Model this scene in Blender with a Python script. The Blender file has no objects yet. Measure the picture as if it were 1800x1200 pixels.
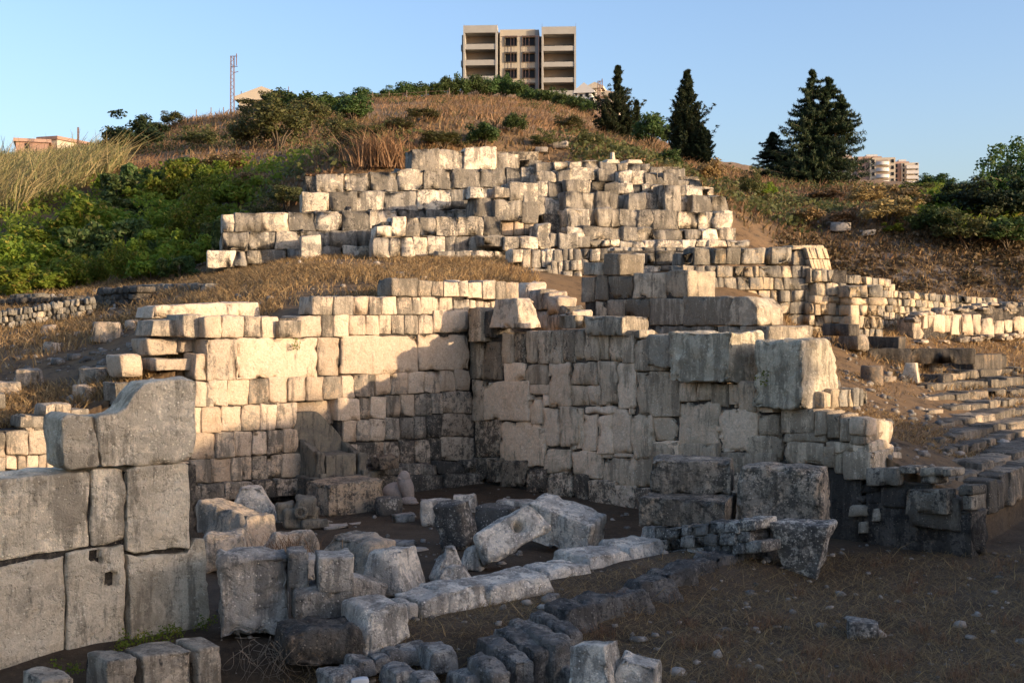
import bpy, math, random
import numpy as np
from mathutils import Vector, Matrix
random.seed(7)
R = math.radians
F, HZ, CZ = 2130.0, 560.0, 3.5          # focal length in photo pixels, horizon row, camera height (m)

# ------------------------------------------------------------------ camera, sky, sun
scene = bpy.context.scene
C = scene.collection
cam_d = bpy.data.cameras.new("camera")
cam_d.sensor_width = 36.0
cam_d.lens = 36.0 * F / 1800.0
cam_d.shift_y = -(600.0 - HZ) / 1800.0
cam_d.clip_start, cam_d.clip_end = 0.1, 3000.0
cam = bpy.data.objects.new("camera", cam_d)
C.objects.link(cam)
cam.location = (0, 0, CZ)
cam.rotation_euler = (R(90), 0, 0)
scene.camera = cam

SH = Vector((0.90, -0.435)).normalized()   # horizontal direction towards the sun
EL = R(9.2)
TEL = math.tan(EL)
S = Vector((SH.x * math.cos(EL), SH.y * math.cos(EL), math.sin(EL)))
w = bpy.data.worlds.new("World"); scene.world = w; w.use_nodes = True
nt = w.node_tree
sky = nt.nodes.new("ShaderNodeTexSky"); sky.sky_type = 'NISHITA'; sky.sun_disc = False
sky.sun_elevation = EL; sky.sun_rotation = math.atan2(S.x, S.y)
sky.air_density = 1.0; sky.dust_density = 2.6; sky.ozone_density = 2.5; sky.altitude = 100
bg = nt.nodes["Background"]; bg.inputs[1].default_value = 0.15
tn = nt.nodes.new("ShaderNodeMix"); tn.data_type = 'RGBA'; tn.blend_type = 'MULTIPLY'; tn.inputs[0].default_value = 1.0
nt.links.new(sky.outputs[0], tn.inputs[6]); tn.inputs[7].default_value = (1.04, .96, 1.02, 1)     # slight pink tint on the whole sky
nt.links.new(tn.outputs[2], bg.inputs[0])
sun_d = bpy.data.lights.new("sun", 'SUN'); sun_d.energy = 2.65; sun_d.angle = R(0.53); sun_d.color = (1.0, 0.77, 0.52)
sun = bpy.data.objects.new("sun", sun_d); C.objects.link(sun)
sun.rotation_euler = S.to_track_quat('Z', 'Y').to_euler(); sun.location = (30, -10, 20)
scene.view_settings.view_transform = 'Standard'; scene.view_settings.look = 'None'
scene.view_settings.exposure = 1.32; scene.view_settings.gamma = 1.0
scene.view_settings.use_curve_mapping = False
scene.cycles.max_bounces = 6; scene.cycles.transparent_max_bounces = 4
scene.cycles.use_denoising = True

# ------------------------------------------------------------------ noise
def hsh(ix, iy, iz):
    h = (ix * 374761393 + iy * 668265263 + iz * 2147483647 + 1274126177) & 0xFFFFFFFF
    h = ((h ^ (h >> 13)) * 1274126177) & 0xFFFFFFFF
    h = ((h ^ (h >> 16)) * 2246822519) & 0xFFFFFFFF
    return ((h ^ (h >> 15)) & 0xFFFF) / 65535.0
def vn(p):
    i = np.floor(p).astype(np.int64); f = p - i; f = f * f * (3 - 2 * f)
    x, y, z = i[:, 0], i[:, 1], i[:, 2]; o = 0
    for a in (0, 1):
        for b in (0, 1):
            for c in (0, 1):
                o = o + hsh(x + a, y + b, z + c) * (f[:, 0] if a else 1 - f[:, 0]) * (f[:, 1] if b else 1 - f[:, 1]) * (f[:, 2] if c else 1 - f[:, 2])
    return o * 2 - 1
def fbm(p, o=3):
    s, a, t = 0, 1.0, 0.0
    for k in range(o):
        s = s + a * vn(p * (2.03 ** k) + 17.3 * k); t += a; a *= 0.5
    return s / t
def fb2(x, y, o=3, z=0.0):
    return fbm(np.stack([np.ravel(x), np.ravel(y), np.full(np.size(x), z)], 1), o).reshape(np.shape(x))

# ------------------------------------------------------------------ pixels <-> world
def P(px, py, Y):
    return np.array([(px - 900) / F * Y, Y, CZ + (HZ - py) / F * Y])
class Wall:
    """a vertical wall plane: passes (x0,y0), runs along angle a (degrees from +Y towards +X)"""
    def __init__(s, x0, y0, dx, dy):
        l = math.hypot(dx, dy); s.o = np.array([x0, y0]); s.d = np.array([dx, dy]) / l
        n = np.array([s.d[1], -s.d[0]])
        if n @ s.o > 0: n = -n
        s.n = n                                      # horizontal normal facing the camera
    def off(s, m):
        w = Wall(0, 1, 1, 0); w.o = s.o + s.n * m; w.d = s.d; w.n = s.n; return w
    def hit(s, px, py, out=0.0):
        px = np.asarray(px, float); py = np.asarray(py, float)
        o = s.o + s.n * out; r = (px - 900) / F
        t = (r * o[1] - o[0]) / (s.d[0] - r * s.d[1])
        Y = o[1] + s.d[1] * t
        return np.stack([r * Y, Y, CZ + (HZ - py) / F * Y], -1)

# ------------------------------------------------------------------ mesh accumulation
class Acc:
    def __init__(s): s.v = []; s.f = []; s.c = []; s.n = 0
    def add(s, v, f, c):
        s.v.append(v); s.f.append(f + s.n); s.c.append(np.broadcast_to(np.asarray(c, float), (len(v), 3))); s.n += len(v)
def obj(name, acc, mat, parent=None, smooth=True, loc=None):
    v = np.concatenate(acc.v); f = np.concatenate(acc.f); c = np.concatenate(acc.c)
    if loc is not None: v = v - np.asarray(loc, float)
    me = bpy.data.meshes.new(name)
    nf, k = f.shape
    me.vertices.add(len(v)); me.vertices.foreach_set("co", v.astype(np.float32).ravel())
    me.loops.add(nf * k); me.loops.foreach_set("vertex_index", f.astype(np.int32).ravel())
    me.polygons.add(nf); me.polygons.foreach_set("loop_start", np.arange(0, nf * k, k, dtype=np.int32))
    me.update(calc_edges=True)
    me.polygons.foreach_set("use_smooth", np.full(nf, smooth))
    at = me.attributes.new("sc", 'FLOAT_COLOR', 'POINT')
    at.data.foreach_set("color", np.concatenate([c, np.ones((len(c), 1))], 1).astype(np.float32).ravel())
    me.materials.append(mat)
    o = bpy.data.objects.new(name, me); C.objects.link(o)
    if loc is not None: o.location = loc
    if parent is not None:
        o.parent = parent
        if loc is None: o.matrix_parent_inverse = Matrix.Translation(-parent.location)
    return o
def tag(o, label, cat, group=None, kind=None):
    o["label"] = label; o["category"] = cat
    if group: o["group"] = group
    if kind: o["kind"] = kind
    return o
def thing(name, label, cat, loc=(0, 0, 0), group=None):
    o = bpy.data.objects.new(name, None); C.objects.link(o); o.location = [float(q) for q in loc]
    o.empty_display_size = 0.3
    return tag(o, label, cat, group, "thing")

# ------------------------------------------------------------------ the weathered stone block
_tpl = {}
def template(nx, ny, nz):
    k = (nx, ny, nz)
    if k in _tpl: return _tpl[k]
    idx = {}; vs = []; fs = []
    def vid(a):
        if a not in idx: idx[a] = len(vs); vs.append(a)
        return idx[a]
    n = (nx, ny, nz)
    for ax in range(3):
        u, v = (ax + 1) % 3, (ax + 2) % 3
        for side in (0, n[ax]):
            for i in range(n[u]):
                for j in range(n[v]):
                    q = []
                    for (a, b) in ((0, 0), (1, 0), (1, 1), (0, 1)):
                        t = [0, 0, 0]; t[ax] = side; t[u] = i + a; t[v] = j + b; q.append(vid(tuple(t)))
                    if side == 0: q.reverse()
                    fs.append(q)
    _tpl[k] = (np.array(vs), np.array(fs)); return _tpl[k]
def axis_pos(n, size, r):
    """n segments over [-1,1], the outer two at each end inside the rounded rim"""
    rho = min(2 * r / size, 0.6)
    if n < 4: return np.linspace(-1, 1, n + 1)
    return np.concatenate([[-1, -1 + rho * .45], np.linspace(-1 + rho, 1 - rho, n - 3), [1 - rho * .45, 1]])
def stone(acc, fmap, size, Y, rad=0.05, amp=0.02, c=(.5, .3, 0), px=5.2, wear=1.0, maxn=44, seed=0, rough=1.0, deep=None):
    """fmap(u,v,w) in [-1,1]^3 -> world; size = (w,d,h) in metres; Y distance for level of detail"""
    k = F / Y / px
    n = [int(min(maxn, max(4, round(s * k)))) for s in size]
    n[1] = min(n[1], 12) if deep is None else min(n[1], deep)
    vi, f = template(*n)
    size = np.array(size, float); h = size / 2
    rad = min(rad * .45, 0.3 * size.min())
    t = np.stack([axis_pos(n[a], size[a], rad)[vi[:, a]] for a in range(3)], 1)
    p = t * h
    inner = np.clip(p, -(h - rad), h - rad)
    d = p - inner; dn = d / np.maximum(np.linalg.norm(d, axis=1, keepdims=True), 1e-9)
    q = inner + dn * rad
    uvw = q / h
    W = fmap(uvw[:, 0], uvw[:, 1], uvw[:, 2])
    # local axes of the block for the push direction
    e = 0.02
    o3 = np.zeros(3)
    ax = []
    for a in range(3):
        up = o3.copy(); up[a] = 1
        A = fmap(*[np.array([x]) for x in up])[0] - fmap(*[np.array([x]) for x in -up])[0]
        ax.append(A / max(np.linalg.norm(A), 1e-9))
    N = dn @ np.array(ax)
    s0 = np.array([seed * 3.71, seed * 1.37, seed * 2.11])
    m = float(np.mean(sorted(size)[:2]))
    edge = 1 - np.abs(dn).max(1)
    gsort = np.sort(h - np.abs(p), axis=1); g2, g3 = gsort[:, 1], gsort[:, 2]
    lo = fbm(W * (1.3 / max(m, .15)) + s0, 2)
    hi = fbm(W * 9.0 + s0, 3)
    mid = fbm(W * 3.6 + s0 * 1.7, 2)
    chip = fbm(W * 5.5 + s0 * 2.3, 3)
    cs = min(.16, .22 * m)
    disp = amp * (lo * 1.3 + mid * .8) + amp * .55 * rough * hi - edge * rad * wear * .7 * np.clip(mid + .35, 0, 2)
    disp = disp - cs * .55 * wear * np.exp(-g2 / (cs * .5)) * np.clip(chip * 2.2 - .12, 0, 1) - cs * 1.3 * wear * np.exp(-(g2 + g3) / (cs * .9)) * np.clip(vn(W * 3.1 + s0) * 1.6 - .35, 0, 1)
    acc.add(W + N * disp[:, None], f, c)

def pl(poly, u):
    a = np.array(poly, float); return np.interp(u, np.linspace(0, 1, len(a)) if a.ndim == 1 else a[:, 0], a if a.ndim == 1 else a[:, 1])
rng = np.random.default_rng(11)
def wblock(acc, W, top, bot, th=0.5, out=0.0, holes=(), **k):
    """a wall block outlined by a top and a bottom polyline of photo pixels [(x,y)..] on plane W"""
    top = np.array(top, float); bot = np.array(bot, float)
    tt = np.linspace(0, 1, len(top)); tb = np.linspace(0, 1, len(bot))
    def fm(u, v, w_):
        s = (u + 1) / 2; q = (w_ + 1) / 2
        x = np.interp(s, tb, bot[:, 0]) * (1 - q) + np.interp(s, tt, top[:, 0]) * q
        y = np.interp(s, tb, bot[:, 1]) * (1 - q) + np.interp(s, tt, top[:, 1]) * q
        p = W.hit(x, y, out)
        b = (v + 1) / 2 * th
        for (hx0, hx1, hy0, hy1, hd) in holes:      # sockets cut into the front face, in photo pixels
            b = b + hd * (v < -.99) * (x > hx0) * (x < hx1) * (y > hy0) * (y < hy1)
        p = p.copy(); p[:, 0] -= W.n[0] * b; p[:, 1] -= W.n[1] * b
        return p
    c = fm(*[np.array([a]) for a in (0., -1., 0.)])[0]
    l = np.linalg.norm(fm(*[np.array([a]) for a in (1., -1., 0.)])[0] - fm(*[np.array([a]) for a in (-1., -1., 0.)])[0])
    hh = np.linalg.norm(fm(*[np.array([a]) for a in (0., -1., 1.)])[0] - fm(*[np.array([a]) for a in (0., -1., -1.)])[0])
    stone(acc, fm, (l, th, hh), c[1], **k)
def zc(z, x, y): return (z[0] + x / z[2], z[1] + y / z[2])
def rcol(c, j=.22):
    return (min(1, max(0, c[0] + rng.uniform(-j, j))), min(1, max(0, c[1] + .13 + rng.uniform(-.3, .3))), min(1, max(0, c[2] + rng.uniform(-.1, .1))))
def rects(acc, W, z, L, c=(.5, .3, 0), out=0.0, jit=0.03, gap=-.6, stain=None, skew=3.2, **k):
    """rectangular stones in zoomed-photo coordinates (x0,x1,y0,y1[,extra out])"""
    for r in L:
        x0, x1, y0, y1 = r[:4]; ex = r[4] if len(r) > 4 else 0
        g = gap / 2
        j = lambda: rng.uniform(-skew, skew)
        tl, tr, br, bl = (x0 + g + j(), y0 + g + j()), (x1 - g + j(), y0 + g + j()), (x1 - g + j(), y1 - g + j()), (x0 + g + j(), y1 - g + j())
        cc = rcol(c)
        if stain is not None:
            s = stain(*zc(z, (x0 + x1) / 2, (y0 + y1) / 2)); cc = (cc[0], cc[1], min(1, max(0, s + rng.uniform(-.15, .15) * (s > .02))))
        wblock(acc, W, [zc(z, *tl), zc(z, *tr)], [zc(z, *bl), zc(z, *br)], out=out + ex + rng.uniform(-jit, jit), c=cc, seed=int(rng.integers(1e4)), **k)
def course(acc, W, z, top, bot, J, core=None, **k):
    t = np.array(top, float); b = np.array(bot, float)
    L = []
    for x0, x1 in zip(J[:-1], J[1:]):
        xm = (x0 + x1) / 2
        L.append((x0, x1, float(np.interp(xm, t[:, 0], t[:, 1])), float(np.interp(xm, b[:, 0], b[:, 1]))))
    rects(acc, W, z, L, **k)
def core(acc, W, z, poly_top, poly_bot, th=0.5, inset=0.14, c=(.25, .8, .45)):
    """rubble and earth filling behind the facing, set back from it"""
    wblock(acc, W, [zc(z, *p) for p in poly_top], [zc(z, *p) for p in poly_bot], th=th, out=-min(inset, .3) * .55 - max(0, inset - .3), amp=.006, rad=.03, c=c, px=14)
# ------------------------------------------------------------------ materials
def newmat(name):
    m = bpy.data.materials.new(name); m.use_nodes = True
    n = m.node_tree.nodes; b = n["Principled BSDF"]; b.inputs["Roughness"].default_value = .92
    b.inputs["Specular IOR Level"].default_value = .2
    return m, m.node_tree, b
class NB:
    def __init__(s, nt): s.nt = nt
    def n(s, t, **k):
        x = s.nt.nodes.new(t)
        for a, b in k.items(): setattr(x, a, b)
        return x
    def l(s, a, b): s.nt.links.new(a, b)
    def noise(s, vec, scale, detail=4, rough=.6, dist=0):
        x = s.n("ShaderNodeTexNoise"); x.inputs["Scale"].default_value = scale; x.inputs["Detail"].default_value = detail
        x.inputs["Roughness"].default_value = rough; x.inputs["Distortion"].default_value = dist
        s.l(vec, x.inputs["Vector"]); return x.outputs["Fac"]
    def mth(s, op, a, b=None, c=None, clamp=False):
        x = s.n("ShaderNodeMath", operation=op); x.use_clamp = clamp
        for i, q in enumerate((a, b, c)):
            if q is None: continue
            if isinstance(q, (int, float)): x.inputs[i].default_value = q
            else: s.l(q, x.inputs[i])
        return x.outputs[0]
    def ramp(s, v, a, b):
        x = s.n("ShaderNodeMapRange"); x.interpolation_type = 'SMOOTHSTEP'
        s.l(v, x.inputs[0]); x.inputs[1].default_value = a; x.inputs[2].default_value = b; return x.outputs[0]
    def mix(s, f, a, b, mode='MIX'):
        x = s.n("ShaderNodeMix", data_type='RGBA', blend_type=mode)
        for i, q in ((0, f), (6, a), (7, b)):
            if isinstance(q, (int, float)): x.inputs[i].default_value = q
            elif isinstance(q, tuple): x.inputs[i].default_value = (*q, 1)
            else: s.l(q, x.inputs[i])
        return x.outputs[2]
def stone_mat(name, cream, ochre, grey, dark, bump=1.0, scale=1.0, speck=.5):
    m, nt, b = newmat(name); k = NB(nt)
    tc = k.n("ShaderNodeTexCoord"); geo = k.n("ShaderNodeNewGeometry")
    oi = k.n("ShaderNodeObjectInfo")
    add = k.n("ShaderNodeVectorMath", operation='ADD'); k.l(tc.outputs["Object"], add.inputs[0]); k.l(oi.outputs["Location"], add.inputs[1])
    v = add.outputs[0]
    at = k.n("ShaderNodeAttribute", attribute_name="sc"); sp = k.n("ShaderNodeSeparateColor"); k.l(at.outputs["Color"], sp.inputs[0])
    tint, gr, st = sp.outputs[0], sp.outputs[1], sp.outputs[2]
    n1 = k.noise(v, 1.3 * scale, 3, .6); n2 = k.noise(v, 5.5 * scale, 6, .68, .3); n3 = k.noise(v, 24 * scale, 5, .75)
    n4 = k.noise(v, 2.6 * scale, 5, .7, .5); n6 = k.noise(v, 70 * scale, 3, .8)
    mp_ = k.n("ShaderNodeMapping"); mp_.inputs["Scale"].default_value = (1, 1, .16); k.l(v, mp_.inputs["Vector"])
    ns = k.noise(mp_.outputs[0], 6.5 * scale, 5, .7)
    f1 = k.mth('ADD', k.mth('MULTIPLY', tint, .8), k.mth('MULTIPLY', k.mth('SUBTRACT', n2, .5), 1.6), clamp=True)
    col = k.mix(f1, cream, ochre)
    # weather-grey patina in patches
    n5 = k.noise(v, 9.0 * scale, 6, .72, .4)
    g = k.mth('ADD', k.mth('MULTIPLY', n4, .50), k.mth('ADD', k.mth('MULTIPLY', n3, .22), k.mth('MULTIPLY', n5, .28)))
    g = k.mth('ADD', g, k.mth('MULTIPLY', k.mth('SUBTRACT', gr, .5), .30))
    col = k.mix(k.mth('MULTIPLY', k.ramp(g, .48, .535), .9), col, grey)
    g2 = k.mth('ADD', k.mth('MULTIPLY', ns, .55), k.mth('ADD', k.mth('MULTIPLY', n3, .25), k.mth('MULTIPLY', n1, .2)))
    g2 = k.mth('ADD', g2, k.mth('MULTIPLY', k.mth('SUBTRACT', gr, .5), .16))
    col = k.mix(k.mth('MULTIPLY', k.ramp(g2, .50, .58), .75), col, tuple(x * .40 for x in grey))
    # dark crust and algae
    d = k.mth('ADD', k.mth('MULTIPLY', n2, .40), k.mth('ADD', k.mth('MULTIPLY', n3, .35), k.mth('MULTIPLY', n5, .25)))
    d = k.mth('ADD', d, k.mth('MULTIPLY', st, .30))
    col = k.mix(k.mth('MULTIPLY', k.ramp(d, .58, .68), .85), col, dark)
    # pale lichen specks
    vo = k.n("ShaderNodeTexVoronoi"); vo.inputs["Scale"].default_value = 17 * scale; k.l(v, vo.inputs["Vector"])
    s_ = k.ramp(k.mth('ADD', vo.outputs["Distance"], k.mth('MULTIPLY', n1, .35)), .36, .27)
    col = k.mix(k.mth('MULTIPLY', s_, speck), col, tuple(min(1, x * 1.25 + .06) for x in cream))
    val = k.mth('ADD', k.mth('MULTIPLY_ADD', n3, 1.1, -.10), k.mth('ADD', k.mth('MULTIPLY', n5, .55), k.mth('MULTIPLY', n6, .6)))
    hsv = k.n("ShaderNodeHueSaturation"); k.l(col, hsv.inputs["Color"]); k.l(val, hsv.inputs["Value"])
    # every block has its own tone
    wn = k.mth('MULTIPLY_ADD', k.mth('FRACT', k.mth('MULTIPLY', k.mth('ADD', tint, gr), 37.7)), .42, .79)
    mul = k.n("ShaderNodeVectorMath", operation='SCALE'); k.l(hsv.outputs[0], mul.inputs[0]); k.l(wn, mul.inputs[3])
    k.l(mul.outputs[0], b.inputs["Base Color"])
    bp = k.n("ShaderNodeBump"); bp.inputs["Strength"].default_value = .75 * bump; bp.inputs["Distance"].default_value = .035
    hgt = k.mth('ADD', k.mth('MULTIPLY', n2, .9), k.mth('ADD', k.mth('MULTIPLY', n3, .65), k.mth('MULTIPLY', n6, .3)))
    hgt = k.mth('ADD', hgt, k.mth('MULTIPLY', n5, .6))
    pit = k.ramp(k.noise(v, 11 * scale, 3, .6), .36, .46)
    hgt = k.mth('ADD', hgt, k.mth('MULTIPLY', pit, .35))
    k.l(hgt, bp.inputs["Height"]); k.l(bp.outputs[0], b.inputs["Normal"])
    return m
M = {}
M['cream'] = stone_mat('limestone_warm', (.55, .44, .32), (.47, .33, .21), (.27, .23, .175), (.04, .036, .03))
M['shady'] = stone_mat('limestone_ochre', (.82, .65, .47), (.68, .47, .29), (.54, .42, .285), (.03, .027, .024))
M['podium'] = stone_mat('limestone_podium', (.70, .59, .44), (.56, .44, .31), (.27, .24, .195), (.028, .026, .024), scale=.85, speck=.25)
M['grey'] = stone_mat('limestone_grey', (.58, .48, .345), (.47, .36, .24), (.33, .275, .20), (.028, .026, .025), speck=.4)
M['giant'] = stone_mat('limestone_giant', (.80, .68, .49), (.68, .53, .35), (.50, .415, .29), (.09, .08, .06), scale=.9, speck=.6, bump=1.25)
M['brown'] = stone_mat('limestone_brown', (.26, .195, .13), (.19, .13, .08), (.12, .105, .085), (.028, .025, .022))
M['rock'] = stone_mat('boulder_stone', (.72, .63, .50), (.58, .475, .35), (.37, .325, .265), (.045, .043, .04), bump=1.4, speck=.6)
M['cobble'] = stone_mat('dark_cobble', (.42, .375, .31), (.33, .28, .215), (.20, .18, .155), (.03, .03, .028), bump=1.6, speck=.4)
M['throne'] = stone_mat('carved_stone', (.20, .175, .13), (.16, .13, .09), (.13, .115, .09), (.035, .033, .03), bump=.4, scale=1.6, speck=.1)
M['statue'] = stone_mat('pale_carved_stone', (.34, .28, .23), (.30, .235, .19), (.22, .19, .17), (.08, .07, .06), bump=.35, scale=1.6, speck=.1)

def ground_mat():
    m, nt, b = newmat('dry_earth'); k = NB(nt)
    tc = k.n("ShaderNodeTexCoord"); v = tc.outputs["Object"]
    n1 = k.noise(v, .35, 4, .6); n2 = k.noise(v, 2.2, 6, .7); n3 = k.noise(v, 14, 6, .75); n4 = k.noise(v, 60, 3, .7)
    col = k.mix(k.ramp(n2, .35, .65), (.055, .037, .023), (.092, .065, .04))
    col = k.mix(k.mth('MULTIPLY', k.ramp(n1, .42, .62), .55), col, (.15, .115, .08))
    col = k.mix(k.mth('MULTIPLY', k.ramp(k.noise(v, .8, 3, .6), .52, .66), .6), col, (.05, .036, .024))
    col = k.mix(k.mth('MULTIPLY', k.ramp(n3, .5, .68), .7), col, (.19, .14, .082))
    col = k.mix(k.mth('MULTIPLY', k.ramp(n3, .45, .3), .6), col, (.05, .036, .024))
    at = k.n("ShaderNodeAttribute", attribute_name="sc"); sp = k.n("ShaderNodeSeparateColor"); k.l(at.outputs["Color"], sp.inputs[0])
    f = k.mth('MULTIPLY', sp.outputs[0], k.ramp(k.mth('ADD', n2, k.mth('MULTIPLY', n3, .4)), .5, .75))
    col = k.mix(f, col, (.30, .185, .09))                     # straw-coloured slopes
    col = k.mix(k.mth('MULTIPLY', sp.outputs[1], .9), col, k.mix(n3, (.02, .014, .009), (.055, .038, .025)))
    col = k.mix(k.mth('MULTIPLY', sp.outputs[2], k.ramp(n2, .45, .6)), col, (.27, .225, .18))   # bare pale rock
    k.l(col, b.inputs["Base Color"])
    bp = k.n("ShaderNodeBump"); bp.inputs["Strength"].default_value = .9; bp.inputs["Distance"].default_value = .05
    k.l(k.mth('ADD', k.mth('ADD', n3, k.mth('MULTIPLY', n4, .5)), n2), bp.inputs["Height"]); k.l(bp.outputs[0], b.inputs["Normal"])
    return m
M['ground'] = ground_mat()
def leaf_mat(name, c0, c1, c2, trans=.35):
    m, nt, b = newmat(name); k = NB(nt)
    at = k.n("ShaderNodeAttribute", attribute_name="sc"); sp = k.n("ShaderNodeSeparateColor"); k.l(at.outputs["Color"], sp.inputs[0])
    oi = k.n("ShaderNodeObjectInfo")
    col = k.mix(sp.outputs[0], c0, c1); col = k.mix(k.mth('MULTIPLY', sp.outputs[1], 1), col, c2)
    hsv = k.n("ShaderNodeHueSaturation"); k.l(col, hsv.inputs["Color"]); k.l(k.mth('MULTIPLY_ADD', oi.outputs["Random"], .5, .75), hsv.inputs["Value"])
    k.l(k.mth('MULTIPLY_ADD', oi.outputs["Random"], .04, .48), hsv.inputs["Hue"])
    k.l(hsv.outputs[0], b.inputs["Base Color"])
    t = k.n("ShaderNodeBsdfTranslucent"); k.l(hsv.outputs[0], t.inputs[0])
    mx = k.n("ShaderNodeMixShader"); mx.inputs[0].default_value = trans
    out = nt.nodes["Material Output"]; k.l(b.outputs[0], mx.inputs[1]); k.l(t.outputs[0], mx.inputs[2]); k.l(mx.outputs[0], out.inputs[0])
    b.inputs["Roughness"].default_value = .6
    return m
M['fig'] = leaf_mat('broad_green_leaves', (.11, .17, .02), (.25, .30, .04), (.40, .30, .06), .5)
M['fig2'] = leaf_mat('blue_green_leaves', (.07, .115, .035), (.13, .18, .055), (.22, .20, .07), .4)
M['olive'] = leaf_mat('olive_green_leaves', (.075, .085, .028), (.125, .125, .042), (.16, .115, .05))
M['dark'] = leaf_mat('conifer_needles', (.018, .032, .014), (.042, .058, .022), (.08, .07, .03), .2)
M['hedge'] = leaf_mat('hedge_leaves', (.045, .08, .022), (.085, .125, .035), (.09, .10, .04))
M['straw'] = leaf_mat('dry_straw', (.30, .18, .08), (.42, .28, .135), (.17, .10, .05), .3)
M['reed'] = leaf_mat('reed_leaves', (.15, .15, .055), (.26, .22, .10), (.34, .23, .12), .3)
M['rust'] = leaf_mat('dry_reddish_scrub', (.23, .145, .06), (.36, .24, .105), (.09, .08, .035), .3)
M['scrub'] = leaf_mat('dead_brown_scrub', (.075, .045, .026), (.13, .08, .042), (.05, .045, .02), .2)
M['step'] = stone_mat('worn_brown_stone', (.40, .31, .21), (.30, .215, .135), (.18, .155, .12), (.03, .027, .024))
def flat(name, col, rough=.85, var=.12, sc=3.0, metal=0):
    m, nt, b = newmat(name); k = NB(nt)
    tc = k.n("ShaderNodeTexCoord"); n = k.noise(tc.outputs["Object"], sc, 5, .65)
    c = k.mix(n, tuple(x * (1 - var * 2) for x in col), tuple(min(1, x * (1 + var * 2)) for x in col))
    k.l(c, b.inputs["Base Color"]); b.inputs["Roughness"].default_value = rough; b.inputs["Metallic"].default_value = metal
    return m
M['bark'] = flat('bark', (.10, .075, .05), var=.3)
M['conc'] = flat('raw_concrete', (.35, .335, .30), sc=.5)
M['clad'] = flat('pale_stone_cladding', (.45, .39, .295), var=.05, sc=1.2)
M['clad2'] = flat('grey_cladding_side', (.30, .30, .285), var=.05)
M['inner'] = flat('unlit_blockwork', (.34, .27, .21), sc=.8)
M['frame'] = flat('window_frame', (.10, .085, .07))
M['void'] = flat('dark_glass_and_hollows', (.015, .015, .016), rough=.3)  # near-black: window glass, and painted-in shade for doorways, openings and holes
M['cream_r'] = flat('cream_render', (.52, .44, .33), var=.05, sc=.5)
M['pink_r'] = flat('pink_render', (.42, .27, .20), var=.05, sc=.5)
M['white_r'] = flat('white_render', (.60, .57, .52), var=.04, sc=.5)
M['brick'] = flat('red_brick_wall', (.36, .22, .16), var=.15, sc=1)
M['metal'] = flat('rusty_lattice_steel', (.16, .10, .085), rough=.6)
M['wood'] = flat('weathered_post', (.22, .17, .12))
M['gravel'] = stone_mat('small_stones', (.36, .31, .25), (.28, .22, .16), (.20, .18, .15), (.06, .05, .045), bump=.5)
# ------------------------------------------------------------------ frames of the place
CX, CY = -0.033 * 26, 26.0                         # inner corner of the sunken basin
D1 = np.array([.748, .664]); D2 = np.array([.664, -.748])      # along the lit wall (right, away) / along the shaded wall (right, nearer)
N1 = np.array([.664, -.748]); N2 = np.array([-.748, -.664])    # their normals towards the basin
W1 = Wall(CX, CY, *D1); W2 = Wall(CX, CY, *D2)
LW = Wall(-3.48, 14.0, *D1)
DS = np.array([.55, .835]); NS = np.array([.835, -.55]); QS = np.array([6.6, 17.5])   # flight of steps

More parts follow.
